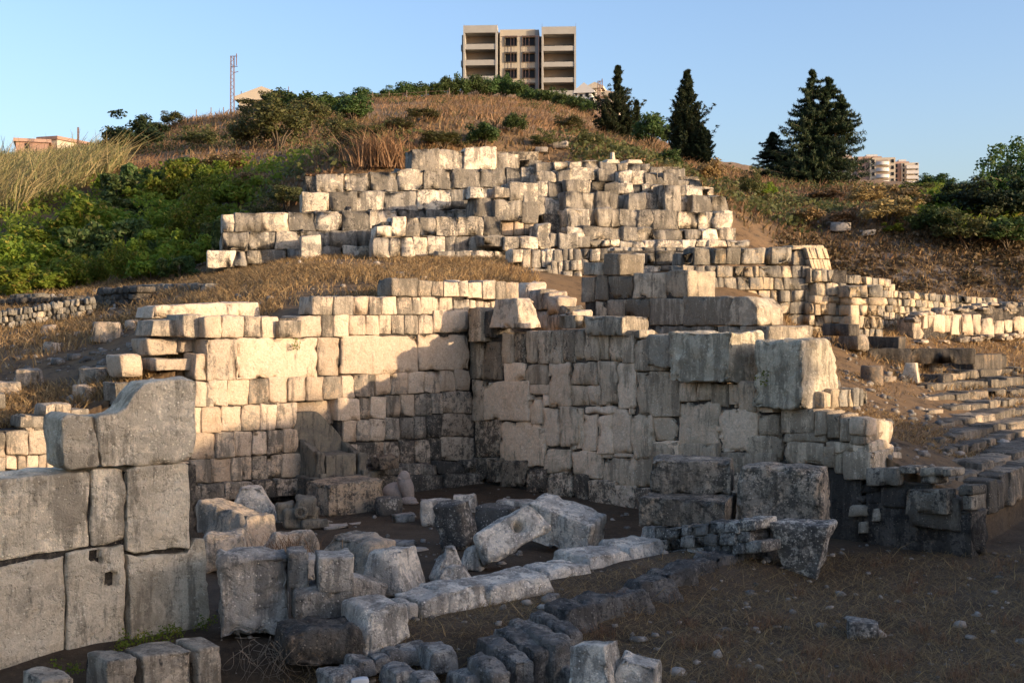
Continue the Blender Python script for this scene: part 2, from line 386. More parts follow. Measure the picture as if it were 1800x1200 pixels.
# ------------------------------------------------------------------ terrain
UC = [  # photo column, photo row, distance of the upper ground
 (0,735,20.8),(-300,760,19),(150,640,24),(0,600,28),(200,600,26),(0,560,33),(300,560,26),(100,520,38),(0,508,43),(330,500,36),(200,500,42),
 (-400,640,24),(-400,520,43),(110,740,20.9),(200,690,21.8),(280,640,22.6),(230,668,21.8),(300,652,22.1),(200,680,21.5),
 (400,575,23.4),(480,560,24.5),(600,457,35),(480,470,34.5),(750,457,35),(900,470,33),(560,535,25.2),(700,505,27),(900,500,29.5),(370,485,38),(640,480,30),(780,480,31),(840,520,27),
 (900,610,27),(1000,640,26),(1200,660,23.5),(1350,690,21.5),(1000,560,30),(1200,560,29),(1000,480,34),(1200,480,34),(1400,560,31),
 (1480,700,21.8),(1600,608,34.5),(1700,600,36),(1800,594,38.5),(2000,590,40),(1500,602,33),(2000,660,33),(2000,700,31),
 (1700,880,17.6),(1570,800,18.9),
 (1480,560,34),(1560,560,38),(1750,545,42),(1900,560,42),
 (560,420,42),(400,440,42),(700,400,44),(880,400,44),(560,300,46),(700,280,46),(850,262,48),(1000,262,50),(1150,290,48),(1250,350,46),(1300,400,44),(1000,420,41),(1200,420,41),
 (0,490,46),(100,480,47),(300,478,46),(0,380,62),(0,300,78),(100,308,74),(200,300,72),(200,275,88),(350,225,98),(350,400,56),(200,400,58),(450,330,58),(450,380,52),
 (0,290,100),(-400,310,100),(100,284,100),(180,272,105),(280,228,110),(400,206,118),(600,188,138),(700,181,150),(900,182,160),(1020,200,140),(1060,222,120),(1150,262,90),(1240,300,75),(1290,312,80),(1350,322,90),
 (500,290,64),(700,250,70),(600,240,85),(900,235,75),(1000,245,68),(1100,272,60),(1200,325,56),(1300,370,52),(1340,345,62),
 (1400,352,64),(1500,335,70),(1600,337,75),(1650,340,82),(1800,330,95),(2000,328,95),(2200,335,95),
 (1400,392,50),(1500,375,53),(1600,372,57),(1700,365,60),(1800,385,58),(2000,400,55),
 (1385,402,46),(1500,412,45.5),(1600,424,45),(1700,434,44.5),(1800,442,44),(2000,455,43),(2300,460,42),
 (1420,470,43.6),(1500,510,43),(1600,520,42.4),(1800,530,41.5),(2000,540,40),(2300,540,38),
 (0,330,200),(-400,340,200),(200,300,220),(400,250,240),(700,190,230),(900,165,227),(1000,175,227),(1060,190,200),(1200,300,220),(1350,360,200),(1560,358,200),(1560,330,490),(1800,345,220),(2200,360,200),
 (1500,352,100),(1600,352,110),(1560,354,150),(1400,354,100),(1680,348,125),(1450,356,140),(0,300,520),(400,260,520),(900,200,520),(1300,345,520),(1800,330,520),(0,330,1500),(900,330,1500),(1800,330,1500),(-600,330,1500),(2400,330,1500),(-600,330,500),(2400,330,500),
]
uc = np.array(UC, float)
def ftr(px, Y): return np.stack([px / 420.0, np.log(Y) * 3.4], -1)
def tps_k(r2): return np.where(r2 > 1e-12, 0.5 * r2 * np.log(np.maximum(r2, 1e-12)), 0)
_A = ftr(uc[:, 0], uc[:, 2]); _n = len(_A)
_K = tps_k(((_A[:, None] - _A[None]) ** 2).sum(-1)) + np.eye(_n) * .02
_Pm = np.concatenate([np.ones((_n, 1)), _A], 1)
_L = np.block([[_K, _Pm], [_Pm.T, np.zeros((3, 3))]])
_sol = np.linalg.solve(_L, np.concatenate([uc[:, 1], np.zeros(3)]))
def upper_h(X, Y):
    X = np.asarray(X, float); Y = np.maximum(np.asarray(Y, float), 3); sh = X.shape; X = X.ravel(); Y = Y.ravel()
    px = np.clip(900 + F * X / Y, -700, 2500); Yc = np.clip(Y, 17, 1500)
    o = np.empty(len(X))
    for i in range(0, len(X), 20000):
        a = ftr(px[i:i + 20000], Yc[i:i + 20000])
        k = tps_k(((a[:, None] - _A[None]) ** 2).sum(-1))
        o[i:i + 20000] = k @ _sol[:_n] + _sol[_n] + a @ _sol[_n + 1:]
    o = np.clip(o, 120, 1000)
    return (CZ + (HZ - o) / F * Yc).reshape(sh)
def sstep(a, b, x):
    t = np.clip((x - a) / (b - a), 0, 1); return t * t * (3 - 2 * t)
def in_basin(X, Y):
    a = N1[0] * (X - CX) + N1[1] * (Y - CY) > -.3
    b = N2[0] * (X - CX) + N2[1] * (Y - CY) > -.3
    s = NS[0] * (X - QS[0]) + NS[1] * (Y - QS[1]) > -.15
    return a & (b | s)
def lower_h(X, Y):
    h = fb2(X * .5, Y * .5, 3) * .05 + fb2(X * 2.5, Y * 2.5, 2, 3.) * .02
    # earth bench in front of the row of kerb blocks
    t = (X + 1.9) * .707 + (Y - 13.0) * .707; n = (X + 1.9) * .707 - (Y - 13.0) * .707
    h = h + .22 * sstep(-1.0, .6, t) * sstep(8.5, 6.0, t) * sstep(-.3, .1, n) * sstep(1.9, 1.0, n + fb2(X * .8, Y * .8, 2, 9.) * .35)
    # the ground falls away towards the lower left corner and rises to the right
    h = h - .35 * sstep(13.2, 11.2, Y) * sstep(1.5, -1.0, X)
    h = h + .35 * sstep(5.0, 9.5, X) * sstep(20, 14, Y)
    # earth bank and knoll added unseen on the right, shaped to shade the basin
    a = SH.y * -1 * X + SH.x * Y; c = SH.x * X + SH.y * Y
    prof = np.interp(a, [-10, 7.0, 8.6, 11.6, 12.6, 15.6, 16.9, 17.7, 19.56, 19.63, 20.3, 27.0, 28.5], [1.5, 1.8, 4.8, 4.8, 1.95, 1.95, 3.1, 3.45, 3.5, 1.55, 1.75, 1.75, -3])
    out = sstep(.47, .62, X / np.maximum(Y, .5)) + (Y < 0)
    kn = (prof + 26 * TEL) * np.exp(-((c - 26) / 4.0) ** 2) * sstep(13.2, 12.6, a)
    lo = np.maximum(prof + 15.5 * TEL, 0) * sstep(11.8, 12.4, a) * sstep(28.8, 28.0, a) * np.exp(-((c - 15.5) / 1.6) ** 2)
    return h + np.clip(np.maximum(kn * sstep(12.5, 16, c) , lo) * np.clip(out, 0, 1), 0, 30)
STEPS = [(.95,(1690,866),(1860,793)),(1.06,(1640,845),(1860,772)),(1.18,(1600,812),(1860,738)),(1.30,(1585,785),(1860,724)),(1.43,(1590,752),(1860,708)),(1.58,(1570,728),(1860,690)),(1.75,(1560,702),(1860,676)),(1.95,(1560,678),(1860,660)),(2.15,(1620,657),(1860,640))]
def step_line(s):
    z, A, B = s; ya, yb = (CZ - z) * F / (A[1] - HZ), (CZ - z) * F / (B[1] - HZ)
    return np.array([(A[0] - 900) / F * ya, ya]), np.array([(B[0] - 900) / F * yb, yb])
_pp = []
for s_ in STEPS:
    A_, B_ = step_line(s_)
    for t_ in np.linspace(0, 1, 8): q_ = A_ + (B_ - A_) * t_; _pp.append((q_[0], q_[1], s_[0] - .17))
for (a_, b_, c_) in ((1480,722,20.6),(1480,660,25.5),(1480,620,30),(1550,640,30),(1600,612,34),(1700,604,36),(1800,598,38),(1900,596,40),(1500,604,33)): q_ = P(a_, b_, c_); _pp += [tuple(q_)] * 3
_pp = np.array(_pp)
def _fe(X, Y): x, y = (X - 10) / 5, (Y - 26) / 8; return np.stack([1 + 0 * x, x, y, x * x, x * y, y * y, y ** 3, x * y * y], -1)
_sc = np.linalg.lstsq(_fe(_pp[:, 0], _pp[:, 1]), _pp[:, 2], rcond=None)[0]
def H(X, Y):
    X = np.asarray(X, float); Y = np.asarray(Y, float)
    u = upper_h(X, Y); d = np.hypot(X, Y)
    u = u + fb2(X * .35, Y * .35, 3, 5.) * np.clip(d / 300, .04, .6) + fb2(X * 1.8, Y * 1.8, 3, 7.) * np.clip(d / 900, .03, .12)
    # the flight of steps and the landing behind it
    n = -(NS[0] * (X - QS[0]) + NS[1] * (Y - QS[1])); px = 900 + F * X / np.maximum(Y, 3)
    st = np.clip((_fe(np.ravel(X), np.ravel(Y)) @ _sc).reshape(np.shape(X)), .6, 3.0) + fb2(X * 1.3, Y * 1.3, 3, 8.) * .07
    k = sstep(1330, 1440, px) * sstep(40, 35, Y)
    u = u * (1 - k) + st * k
    return np.where(in_basin(X, Y), lower_h(X, Y), u)
def build_ground():
    rr = np.concatenate([np.linspace(-30, 6, 60)[:-1], np.linspace(6, 11, 30)[:-1], np.linspace(11, 48, 330)[:-1], np.geomspace(48, 170, 150)[:-1], np.geomspace(170, 1400, 40)])
    wx = np.concatenate([np.linspace(-1.4, -.5, 24)[:-1], np.linspace(-.5, .5, 330)[:-1], np.linspace(.5, 1.4, 150)])
    Yg, Ug = np.meshgrid(rr, wx, indexing='ij')
    Xg = Ug * np.maximum(Yg, 24 - .0 * Yg) if False else Ug * np.where(Yg < 30, 30, Yg)
    # close in, the sheet is a plain fan widened to 30 m either side, refined where the basin lies
    Xn = np.where(Yg < 30, Ug * (Yg.clip(10, 30) + (30 - Yg.clip(10, 30)) * sstep(.45, 1.3, np.abs(Ug))), Xg)
    Z = H(Xn, Yg)
    n, m = Z.shape
    v = np.stack([Xn.ravel(), Yg.ravel(), Z.ravel()], 1)
    i = np.arange(n * m).reshape(n, m)
    f = np.stack([i[:-1, :-1].ravel(), i[:-1, 1:].ravel(), i[1:, 1:].ravel(), i[1:, :-1].ravel()], 1)
    X, Y = v[:, 0], v[:, 1]; px = 900 + F * X / np.maximum(Y, 3)
    bas = in_basin(X, Y)
    straw = np.where(bas, .15, .55) + .4 * sstep(40, 60, Y)
    pit = bas & (N1[0] * (X - CX) + N1[1] * (Y - CY) < 9) & (N2[0] * (X - CX) + N2[1] * (Y - CY) > 0)
    dark_earth = np.where(pit, .45, .0) + np.where(bas & ~pit, .3, 0)  # darker earth over the whole basin, strongest in the pit
    py = HZ - (v[:, 2] - CZ) * F / np.maximum(Y, 3)
    bank = (~bas) & (px > 1380) & (Y > 40.5) & (Y < 45.2)
    dark_earth = dark_earth + bank * .55
    dark_earth = dark_earth + .75 * (~bas) * (Y > 43.5) * (Y < 75) * sstep(560, 480, px)          # darker earth under the thicket
    rock = sstep(.1, .45, fb2(X * .12, Y * .12, 3, 4.)) * (Y > 55) * .6 + .75 * bank
    a = Acc(); a.add(v, f, np.stack([straw, np.clip(dark_earth, 0, 1), rock], 1))
    o = obj("ground", a, M['ground']); o["kind"] = "structure"
    return o
build_ground()
_cache = {}
def on_ground(px, py, y0=10.0, y1=260.0, step=.0035):
    """first point where the line of sight through a photo pixel meets the ground"""
    Y = np.exp(np.arange(math.log(y0), math.log(y1), step)); X = (px - 900) / F * Y; z = CZ + (HZ - py) / F * Y
    g = H(X, Y); k = np.nonzero(z <= g)[0]
    i = k[0] if len(k) else len(Y) - 1
    return np.array([X[i], Y[i], g[i]])
# ------------------------------------------------------------------ the lit wall of the basin
def part(name, acc, mat, parent): return obj(name, acc, mat, parent)
def wstain(x, y):      # black crust where the damp gathers: low down and in the inner corner
    s = np.interp(x, [340, 480, 560, 640, 720, 850], [800, 790, 775, 735, 690, 640])
    return float(np.clip((y - s) / 80, 0, 1)) * .48
Z4 = (300, 450, 3.0)
t = thing("basin_wall", "tall sunlit limestone wall with a stone throne in its niche, left side of the basin", "wall", P(600, 850, 23.5))
mc = M['cream']
def crs(parent, W, z, mat, *a, **k):
    acc = Acc(); course(acc, W, z, *a, **k); return part("stone_course", acc, mat, parent)
def rcs(parent, W, z, mat, L, **k):
    acc = Acc(); rects(acc, W, z, L, **k); return part("stone_course", acc, mat, parent)
cc = (.35, .30, .02)
rcs(t, W1, Z4, mc, [(1170,1305,118,212,.06),(1305,1380,130,212),(1380,1440,130,213),(1440,1525,135,214),(1525,1572,128,215),(1572,1645,140,220),(1645,1715,128,228),(1715,1770,132,228),(1770,1838,135,230)], c=(.3,.5,.05), th=.55)
rcs(t, W1, Z4, mc, [(750,862,213,312),(862,967,212,312),(967,1052,212,310),(1052,1115,214,310),(1115,1192,214,310),(1192,1275,214,308),(1275,1322,216,306),(1322,1418,220,305),(1418,1492,222,300),(1492,1580,226,285)], c=cc, th=.55)
rcs(t, W1, Z4, mc, [(1580,1612,236,284,-.12),(1612,1650,238,284,-.1),(1650,1690,238,282,-.12),(1690,1730,236,284,-.1),(1730,1790,236,284,-.12)], c=cc)
rcs(t, W1, Z4, mc, [(180,270,318,432,.03),(270,390,316,430),(390,480,316,430),(480,575,318,430,-.04),(575,690,340,434,.10),(668,800,316,425),(800,860,312,424),(860,942,312,422),(942,1030,314,415),(1030,1098,312,415),(1098,1165,314,414),(1165,1232,312,413),(1232,1310,312,412),(1310,1388,310,410),(1388,1575,286,405)], c=cc, th=.6)
rcs(t, W1, Z4, mc, [(195,350,440,655),(350,778,432,648),(778,893,430,632),(893,1305,420,622),(1305,1575,412,600)], c=(.25,.15,0), rad=.05, px=6, wear=1.3, th=.6)
crs(t, W1, Z4, mc, [(140,660),(900,628),(1575,598)], [(140,797),(640,770),(980,745),(1575,705)], [130,195,300,415,520,620,720,810,905,970,1080,1165,1250,1340,1422,1505,1580], c=(.5,.25,0), stain=wstain)
crs(t, W1, Z4, mc, [(100,800),(640,774)], [(100,938),(665,908)], [40,100,165,270,372,475,560,665], c=(.55,.25,0), stain=wstain)
crs(t, W1, Z4, mc, [(880,752),(1590,708)], [(880,872),(1590,820)], [880,1000,1055,1140,1215,1290,1380,1440,1590], c=(.5,.3,0), stain=wstain)
crs(t, W1, Z4, mc, [(60,940),(670,910)], [(60,1084),(430,1052),(670,1036)], [20,105,245,340,430,512,597,672], c=(.5,.25,0), stain=wstain)
crs(t, W1, Z4, mc, [(915,872),(1600,822)], [(915,985),(1600,945)], [912,985,1055,1135,1210,1285,1350,1430,1600], c=(.5,.3,0), stain=wstain)
crs(t, W1, Z4, mc, [(60,1080),(690,1038)], [(60,1205),(690,1162)], [10,105,215,325,375,430,510,590,693], c=(.45,.3,0), stain=wstain)
crs(t, W1, Z4, mc, [(920,992),(1640,948)], [(920,1118),(1640,1072)], [918,985,1075,1130,1210,1290,1370,1430,1620], c=(.45,.3,0), stain=wstain)
crs(t, W1, Z4, mc, [(100,1210),(720,1168)], [(100,1300),(720,1262)], [60,160,290,450,560,720], c=(.5,.6,0), stain=wstain, out=.12)
crs(t, W1, Z4, mc, [(700,1162),(1000,1120),(1660,1075)], [(700,1260),(1000,1160),(1660,1150)], [720,860,1010,1120,1240,1410,1560,1660], c=(.5,.6,0), stain=wstain, out=.22)
crs(t, W1, Z4, mc, [(720,1262),(1000,1165),(1660,1150)], [(720,1330),(1000,1290),(1660,1225)], [720,900,1060,1220,1450,1600,1660], c=(.5,.6,0), stain=wstain, out=.35)
a = Acc()
core(a, W1, Z4, [(200,325),(760,325)], [(200,655),(760,640)], inset=.12); core(a, W1, Z4, [(755,222),(1570,235)], [(755,640),(1570,600)], inset=.12)
core(a, W1, Z4, [(-200,665),(655,660)], [(-200,1290),(655,1290)], inset=.12); core(a, W1, Z4, [(655,655),(880,645)], [(655,770),(880,755)], inset=.12)
core(a, W1, Z4, [(880,640),(1600,600)], [(880,1290),(1600,1250)], inset=.12)
core(a, W1, Z4, [(1180,140),(1575,145)], [(1180,225),(1575,235)], inset=.12)
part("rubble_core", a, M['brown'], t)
a = Acc(); wblock(a, W1, [zc(Z4,640,765),zc(Z4,900,750)], [zc(Z4,640,1180),zc(Z4,900,1140)], th=.25, out=-.62, amp=.01, c=(.4,.5,.3)); part("niche_back", a, mc, t)
a = Acc(); wblock(a, W1, [zc(Z4,655,770),zc(Z4,880,755)], [zc(Z4,655,900),zc(Z4,880,882)], th=.2, out=-.22, amp=.015, c=(.7,.35,.1)); part("lintel", a, mc, t)
# lower, more ruined length of the same wall to the left, seen past the big foreground stones
a = Acc()
Z1 = (0, 480, 3.334)
rects(a, W1, Z1, [(1145,1210,470,630),(1135,1250,640,785),(-60,30,935,1080),(35,170,925,1065),(170,352,905,1060)], c=(.45,.3,.0))
rects(a, W1, Z1, [(-60,35,1080,1190),(35,100,1075,1150),(105,152,1072,1180),(158,225,1065,1180),(228,272,1062,1180),(275,330,1058,1180),(330,420,1055,1180)], c=(.45,.25,0))
rects(a, W1, Z1, [(675,790,640,780),(150,190,830,925),(260,330,770,850),(330,415,765,850),(415,520,800,850),(120,260,840,905),(200,300,850,930),(-40,42,705,790)], c=(.5,.5,.05), skew=6)
part("ruined_stretch", a, mc, t)
a = Acc(); core(a, W1, Z1, [(-200,930),(360,905),(700,800),(1140,660)], [(-200,1300),(360,1300),(700,1300),(1140,1300)], inset=.15); part("rubble_core", a, M['brown'], t)
def ridgeblk(name, label, W, top, bot, c, th, mat, out=0.0, group=None, amp=.02, rad=.06, **k):
    a = Acc(); wblock(a, W, top, bot, th=th, out=out, c=c, amp=amp, rad=rad, seed=int(rng.integers(999)), px=6, **k)
    v = np.concatenate(a.v); loc = [v[:, 0].mean(), v[:, 1].mean(), v[:, 2].min()]
    o = obj(name, a, mat, loc=loc); return tag(o, label, "stone block", group)
BG = "squared blocks lying on the terraces"
W1b = W1.off(-1.3)
ridgeblk("long_block", "long pale block lying level above the left end of the sunlit basin wall", W1b, [(272,538),(400,531),(455,531)], [(268,560),(400,558),(460,558)], (.2,.3,0), .8, mc)
ridgeblk("squared_block", "rounded block end at the left of the sunlit wall's top course, below the long block", W1.off(-.5), [(270,563),(320,560)], [(265,592),(318,593)], (.4,.6,.05), .7, mc, group=BG)
ridgeblk("squared_block", "bulging block at the very corner of the sunlit wall's top course", W1.off(-.2), [(322,553),(360,552)], [(322,592),(360,594)], (.4,.6,.05), .7, mc, group=BG)
ridgeblk("squared_block", "short block left of the big cream stones, ending the second ledge", W1.off(-.6), [(258,596),(312,594)], [(262,625),(315,622)], (.4,.4,.05), .7, mc, group=BG)
ridgeblk("squared_block", "small half-shaded block between the short ledge block and the cream wall corner", W1.off(-.5), [(317,597),(358,596)], [(317,619),(360,619)], (.4,.4,.05), .6, mc, group=BG)
ridgeblk("squared_block", "long low block right behind the curved top of the nearest big wall", W1.off(-.2), [(273,631),(345,628)], [(275,652),(346,651)], (.4,.4,.05), .6, mc, group=BG)
ridgeblk("squared_block", "boxy sunlit block standing alone on the slope, left of the ledges", W1.off(-.5), [(210,625),(252,622)], [(214,664),(250,662)], (.35,.3,.0), .6, mc, group=BG)

# ------------------------------------------------------------------ the shaded wall of the basin
Z5 = (800, 500, 3.0)
t = thing("basin_wall", "shaded patchwork wall of upright slabs running from the inner corner towards the steps", "wall", P(1150, 880, 22))
mg = M['shady']
def s2(x, y):
    b = np.interp(x, [850, 960, 1100, 1300], [800, 825, 850, 870]); e = .35 if y > b else 0
    e2 = .55 * float(np.clip((905 - x) / 45, 0, 1)) * float(np.clip((y - 650) / 80, 0, 1))
    top = .22 if y < 640 else 0
    return max(e * 1.3, e2, top)
rcs(t, W2, Z5, mg, [(70,135,120,300,.25),(75,145,305,502),(145,245,305,502),(245,300,255,412),(300,370,255,415),(370,435,245,415),(435,495,245,418),(500,570,240,415),(565,628,240,412),(625,690,235,405),(685,755,250,405),(755,810,260,400),(810,875,262,405),(875,942,265,415),(945,1112,290,455)], c=(.6,.85,.1), stain=s2, th=.6, rad=.045)
rcs(t, W2, Z5, mg, [(255,370,415,510),(370,487,420,525),(490,603,415,645),(608,747,410,530),(750,855,405,635),(855,955,410,655),(955,1182,460,695),(1165,1275,468,512),(1180,1270,515,617),(1270,1350,515,612),(1345,1442,525,645),(1440,1492,520,635),(1490,1585,515,672),(1582,1672,520,675)], c=(.75,.3,.05), stain=s2, th=.6, rad=.05, wear=1.4)
rcs(t, W2, Z5, mg, [(88,158,505,720),(155,387,510,715),(390,492,525,580),(393,462,585,740),(460,497,580,640),(605,700,532,640),(700,762,535,640),(458,551,650,852),(550,642,645,855),(640,672,650,870),(670,747,685,880),(745,826,690,890),(820,926,655,890),(680,850,645,683),(925,1042,685,925),(1045,1172,700,825),(1175,1392,625,865),(1392,1602,655,885),(1040,1180,825,1200)], c=(.7,.2,.05), stain=s2, th=.6, rad=.055, wear=1.5)
rcs(t, W2, Z5, mg, [(105,240,712,912),(230,472,725,962),(465,612,870,990),(608,772,880,1022),(775,1035,910,1070),(1030,1390,835,960),(1390,1700,885,1010),(745,830,892,915),(830,930,892,912)], c=(.75,.4,.15), stain=s2, th=.6, rad=.06, wear=1.5)
rcs(t, W2, Z5, mg, [(85,160,912,1040),(160,240,915,1045),(235,372,930,1070),(370,482,970,1100),(480,622,985,1140),(620,700,1000,1160),(695,842,1030,1200),(840,942,1060,1220),(930,1040,1070,1230),(1040,1700,1000,1260)], c=(.7,.6,.4), stain=s2, th=.6, rad=.06, wear=1.5, out=.06)
Z6 = (1200, 500, 3.0)
rcs(t, W2, Z6, mg, [(515,692,660,782),(690,757,665,795),(758,825,685,812),(823,880,700,828),(878,966,710,832),(400,512,685,812),(335,525,800,935),(520,756,780,832),(525,742,830,950),(740,802,855,968),(755,985,828,885),(798,852,880,1000),(845,1005,880,1032)], c=(.75,.6,.15), th=.6, rad=.05, wear=1.2)
a = Acc()
core(a, W2, Z5, [(80,130),(240,270),(940,280),(1250,520),(1700,700)], [(80,1250),(400,1250),(940,1250),(1250,1250),(1700,1300)], inset=.13, c=(.5,.8,.2))
core(a, W2, Z6, [(500,720),(945,770)], [(500,1500),(945,1500)], inset=.13, c=(.5,.8,.2))
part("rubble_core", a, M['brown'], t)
a = Acc()   # small packing stones between the slabs
for (x, y) in ((487,470),(600,420),(600,470),(395,600),(455,770),(470,850),(760,620),(800,630),(1165,600),(1040,720),(1100,700),(1385,760),(1400,800),(1480,640),(1040,650),(930,670),(660,665),(560,640),(240,420),(955,350),(1150,590),(780,900),(620,860),(1290,700),(1600,700),(750,650)):
    a = Acc(); rects(a, W2, Z5, [(x-14, x+14, y-13, y+13)], c=(.8,.3,.1), skew=5, out=-.03, rad=.03); part("packing_stone", a, mg, t)
# sunlit return face at the end of the shaded wall
e = W2.hit(1522, 800)
WR = Wall(e[0], e[1], *D1)
a = Acc()
rects(a, WR, Z6, [(962,1035,705,800,.0),(1035,1115,715,845),(965,1040,800,850),(980,1118,842,892),(1000,1042,895,950),(1045,1110,890,945),(1105,1160,880,940)], c=(.5,.3,.0), th=.3, rad=.08, amp=.03, wear=1.4)
part("return_face", a, mg, t)
# stepped, ruined foot of the wall descending to the right
a = Acc()
Z3b = (1450, 740, 4.614)
rects(a, W2, Z3b, [(80,260,460,560),(270,440,510,590),(60,200,560,640),(170,330,590,670),(320,450,600,680),(450,650,540,700),(650,990,820,1010)], c=(.8,.7,.35), skew=10, rad=.07, wear=2, th=.35, out=-.05)
rects(a, W2, Z3b, [(20,250,640,1010),(240,480,690,1020),(470,660,700,1060),(640,860,720,1080),(850,1180,760,1100),(1000,1200,820,1080)], c=(.7,.8,.45), skew=14, rad=.10, wear=2.0, amp=.07, th=.5, out=-.08)
core(a, W2, Z3b, [(330,520),(640,610),(1190,740)], [(330,1150),(640,1150),(1190,1120)], inset=.13, th=.5, c=(.6,.8,.35))
part("rubble_footing", a, M['brown'], t)
a = Acc()
rects(a, W2, Z3b, [(330,585,375,525,.05)], c=(.8,.6,.2), th=.2)
rects(a, W2, Z3b, [(650,985,555,755,.12)], c=(.7,.6,.3), th=.3, amp=.008, rad=.025)
rects(a, W2, Z3b, [(1085,1200,520,600,.0),(1110,1190,600,725,.0),(760,900,440,510),(590,740,370,430),(770,950,385,445),(950,1020,395,445)], c=(.7,.6,.3), th=.4)
rects(a, W2, Z3b, [(190,310,690,785,.02),(270,335,815,920,.04),(380,440,700,810)], c=(.1,.5,.1), skew=10, th=.4)
part("stepped_end", a, M['grey'], t)

# ------------------------------------------------------------------ nearest wall of giant blocks, left edge
t = thing("giant_block_wall", "nearest wall of giant weathered blocks at the left edge, top stone hollowed by a curve", "wall", P(200, 1120, 13))
mL = M['giant']
def big(top, bot, c, out=0.0, th=.62, **k):
    a = Acc(); wblock(a, LW, top, bot, th=th, out=out, c=c, rad=.07, amp=.025, px=4.2, maxn=70, seed=int(rng.integers(999)), wear=.55, deep=16, **k)
    return part("stone_block", a, mL, t)
big([(-130,848),(60,836),(161,826)], [(-130,1012),(40,982),(160,962)], (.35,.55,.03))
big([(162,824),(222,822)], [(160,961),(222,950)], (.35,.6,.05), th=.6)
big([(224,824),(240,820),(337,812)], [(223,968),(240,974),(337,966)], (.3,.45,.0), .04)
big([(107,737),(120,727),(172,728)], [(111,820),(125,828),(177,822)], (.35,.5,.03), .05, .5)
big([(172,731),(206,727),(222,716),(236,692),(256,672),(300,664),(350,664)], [(177,823),(206,822),(222,820),(240,820),(270,818),(310,812),(342,800)], (.3,.62,.03), .05, .42)
big([(-130,1016),(116,973)], [(-130,1235),(118,1200)], (.4,.45,.12))
big([(118,972),(150,966),(176,1000),(222,954)] if False else [(118,972),(222,953)], [(118,1195),(150,1192),(222,1150)], (.35,.45,.1), .03, holes=((185,203,1006,1031,.14),(160,177,940,988,.16)))
big([(224,974),(240,978),(330,968),(345,945),(362,945)], [(230,1125),(245,1135),(330,1125),(360,1106),(370,1085)], (.35,.5,.08), .06)
a = Acc(); core(a, LW, (0,0,1), [(-120,855),(60,840),(345,815)], [(-120,1200),(200,1190),(360,1120)], inset=.1, th=.8, c=(.6,.9,.5)); part("rubble_core", a, M['brown'], t)
def sock(x0, x1, y0, y1):
    a = Acc(); wblock(a, LW, [(x0,y0),(x1,y0)], [(x0,y1),(x1,y1)], th=.05, out=.062, rad=.006, amp=.0, c=(.8,.3,.9)); return a
# ------------------------------------------------------------------ podium terraces on the hill
def fwall(px, Y, ang):     # plane through a photo column at distance Y; ang = degrees turned from facing the camera squarely
    return Wall((px - 900) / F * Y, Y, math.cos(R(ang)), math.sin(R(ang)))
mp = M['podium']
Z2 = (350, 230, 3.0)
t = thing("podium_wall", "long pale stepped podium wall with drain holes on the upper left of the ruin", "wall", P(650, 465, 38))
WA = fwall(650, 38.0, 17)
kp = dict(c=(.3,.58,.18), th=.9, rad=.04, wear=.8, amp=.045, gap=-2.5, jit=.035, skew=2.5)
rcs(t, WA.off(-.9), Z2, mp, [(1120,1262,95,212,.1),(1262,1402,105,205),(1402,1565,88,205,.1),(1565,1688,122,205),(1685,1742,150,205),(1740,1810,155,205)], **kp)
crs(t, WA.off(-.8), Z2, mp, [(620,228),(900,222),(1180,200),(1800,195)], [(620,326),(1000,318),(1500,300),(1800,275)], [620,760,902,1045,1185,1330,1480,1622,1700,1800], **kp)
crs(t, WA.off(-.4), Z2, mp, [(545,328),(1000,320),(1560,302)], [(545,425),(1000,418),(1600,410)], [545,688,830,972,1150,1330,1445,1560], **kp)
crs(t, WA, Z2, mp, [(120,446),(200,436),(470,430),(900,420),(1460,415)], [(120,535),(900,520),(1460,500)], [122,192,328,472,612,755,902,1050,1200,1350,1500], **kp)
crs(t, WA.off(.06), Z2, mp, [(120,537),(930,522)], [(120,632),(930,605)], [122,258,402,535,690,830,935], **kp)
crs(t, WA.off(.12), Z2, mp, [(50,638),(930,605)], [(50,730),(300,700),(930,690)], [48,188,250,332,470,560,640,765,935], **kp)
a = Acc()
for (x, y) in ((1187,212),(1487,208),(1410,310),(1270,312),(1118,318),(982,318),(905,418),(1045,416),(1187,414),(790,412),(620,428),(265,538),(690,424),(543,524),(195,634),(335,634),(475,630)):
    w_ = WA.off(-.8 if y < 326 else (-.4 if y < 430 else 0))
    r_ = 13 if (x, y) in ((1410,310),(790,412)) else 7
    wblock(a, w_, [zc(Z2,x-r_,y-r_)]*1+[zc(Z2,x+r_,y-r_)], [zc(Z2,x-r_,y+r_),zc(Z2,x+r_,y+r_)], th=.12, out=.075, amp=.02, rad=.03, c=(.5,.8,.95), px=3)
part("drain_holes", a, M['void'], t)  # solid near-black blocks; the shade inside the holes is put into their colour
a = Acc()
core(a, WA.off(-.9), Z2, [(1130,110),(1790,110)], [(1130,620),(1790,620)], inset=.25, th=.6); core(a, WA.off(-.4), Z2, [(560,240),(1780,220)], [(560,600),(1780,600)], inset=.65, th=.6)
core(a, WA, Z2, [(130,455),(1500,440)], [(130,740),(1500,720)], inset=.25, th=.6)
part("rubble_core", a, M['grey'], t)
o = ridgeblk("pillar_stub", "upright sunlit pillar stub standing on the grass mound against the podium wall", WA.off(1.1), [(529,415),(563,412)], [(529,458),(566,457)], (.3,.4,.0), .6, mp)
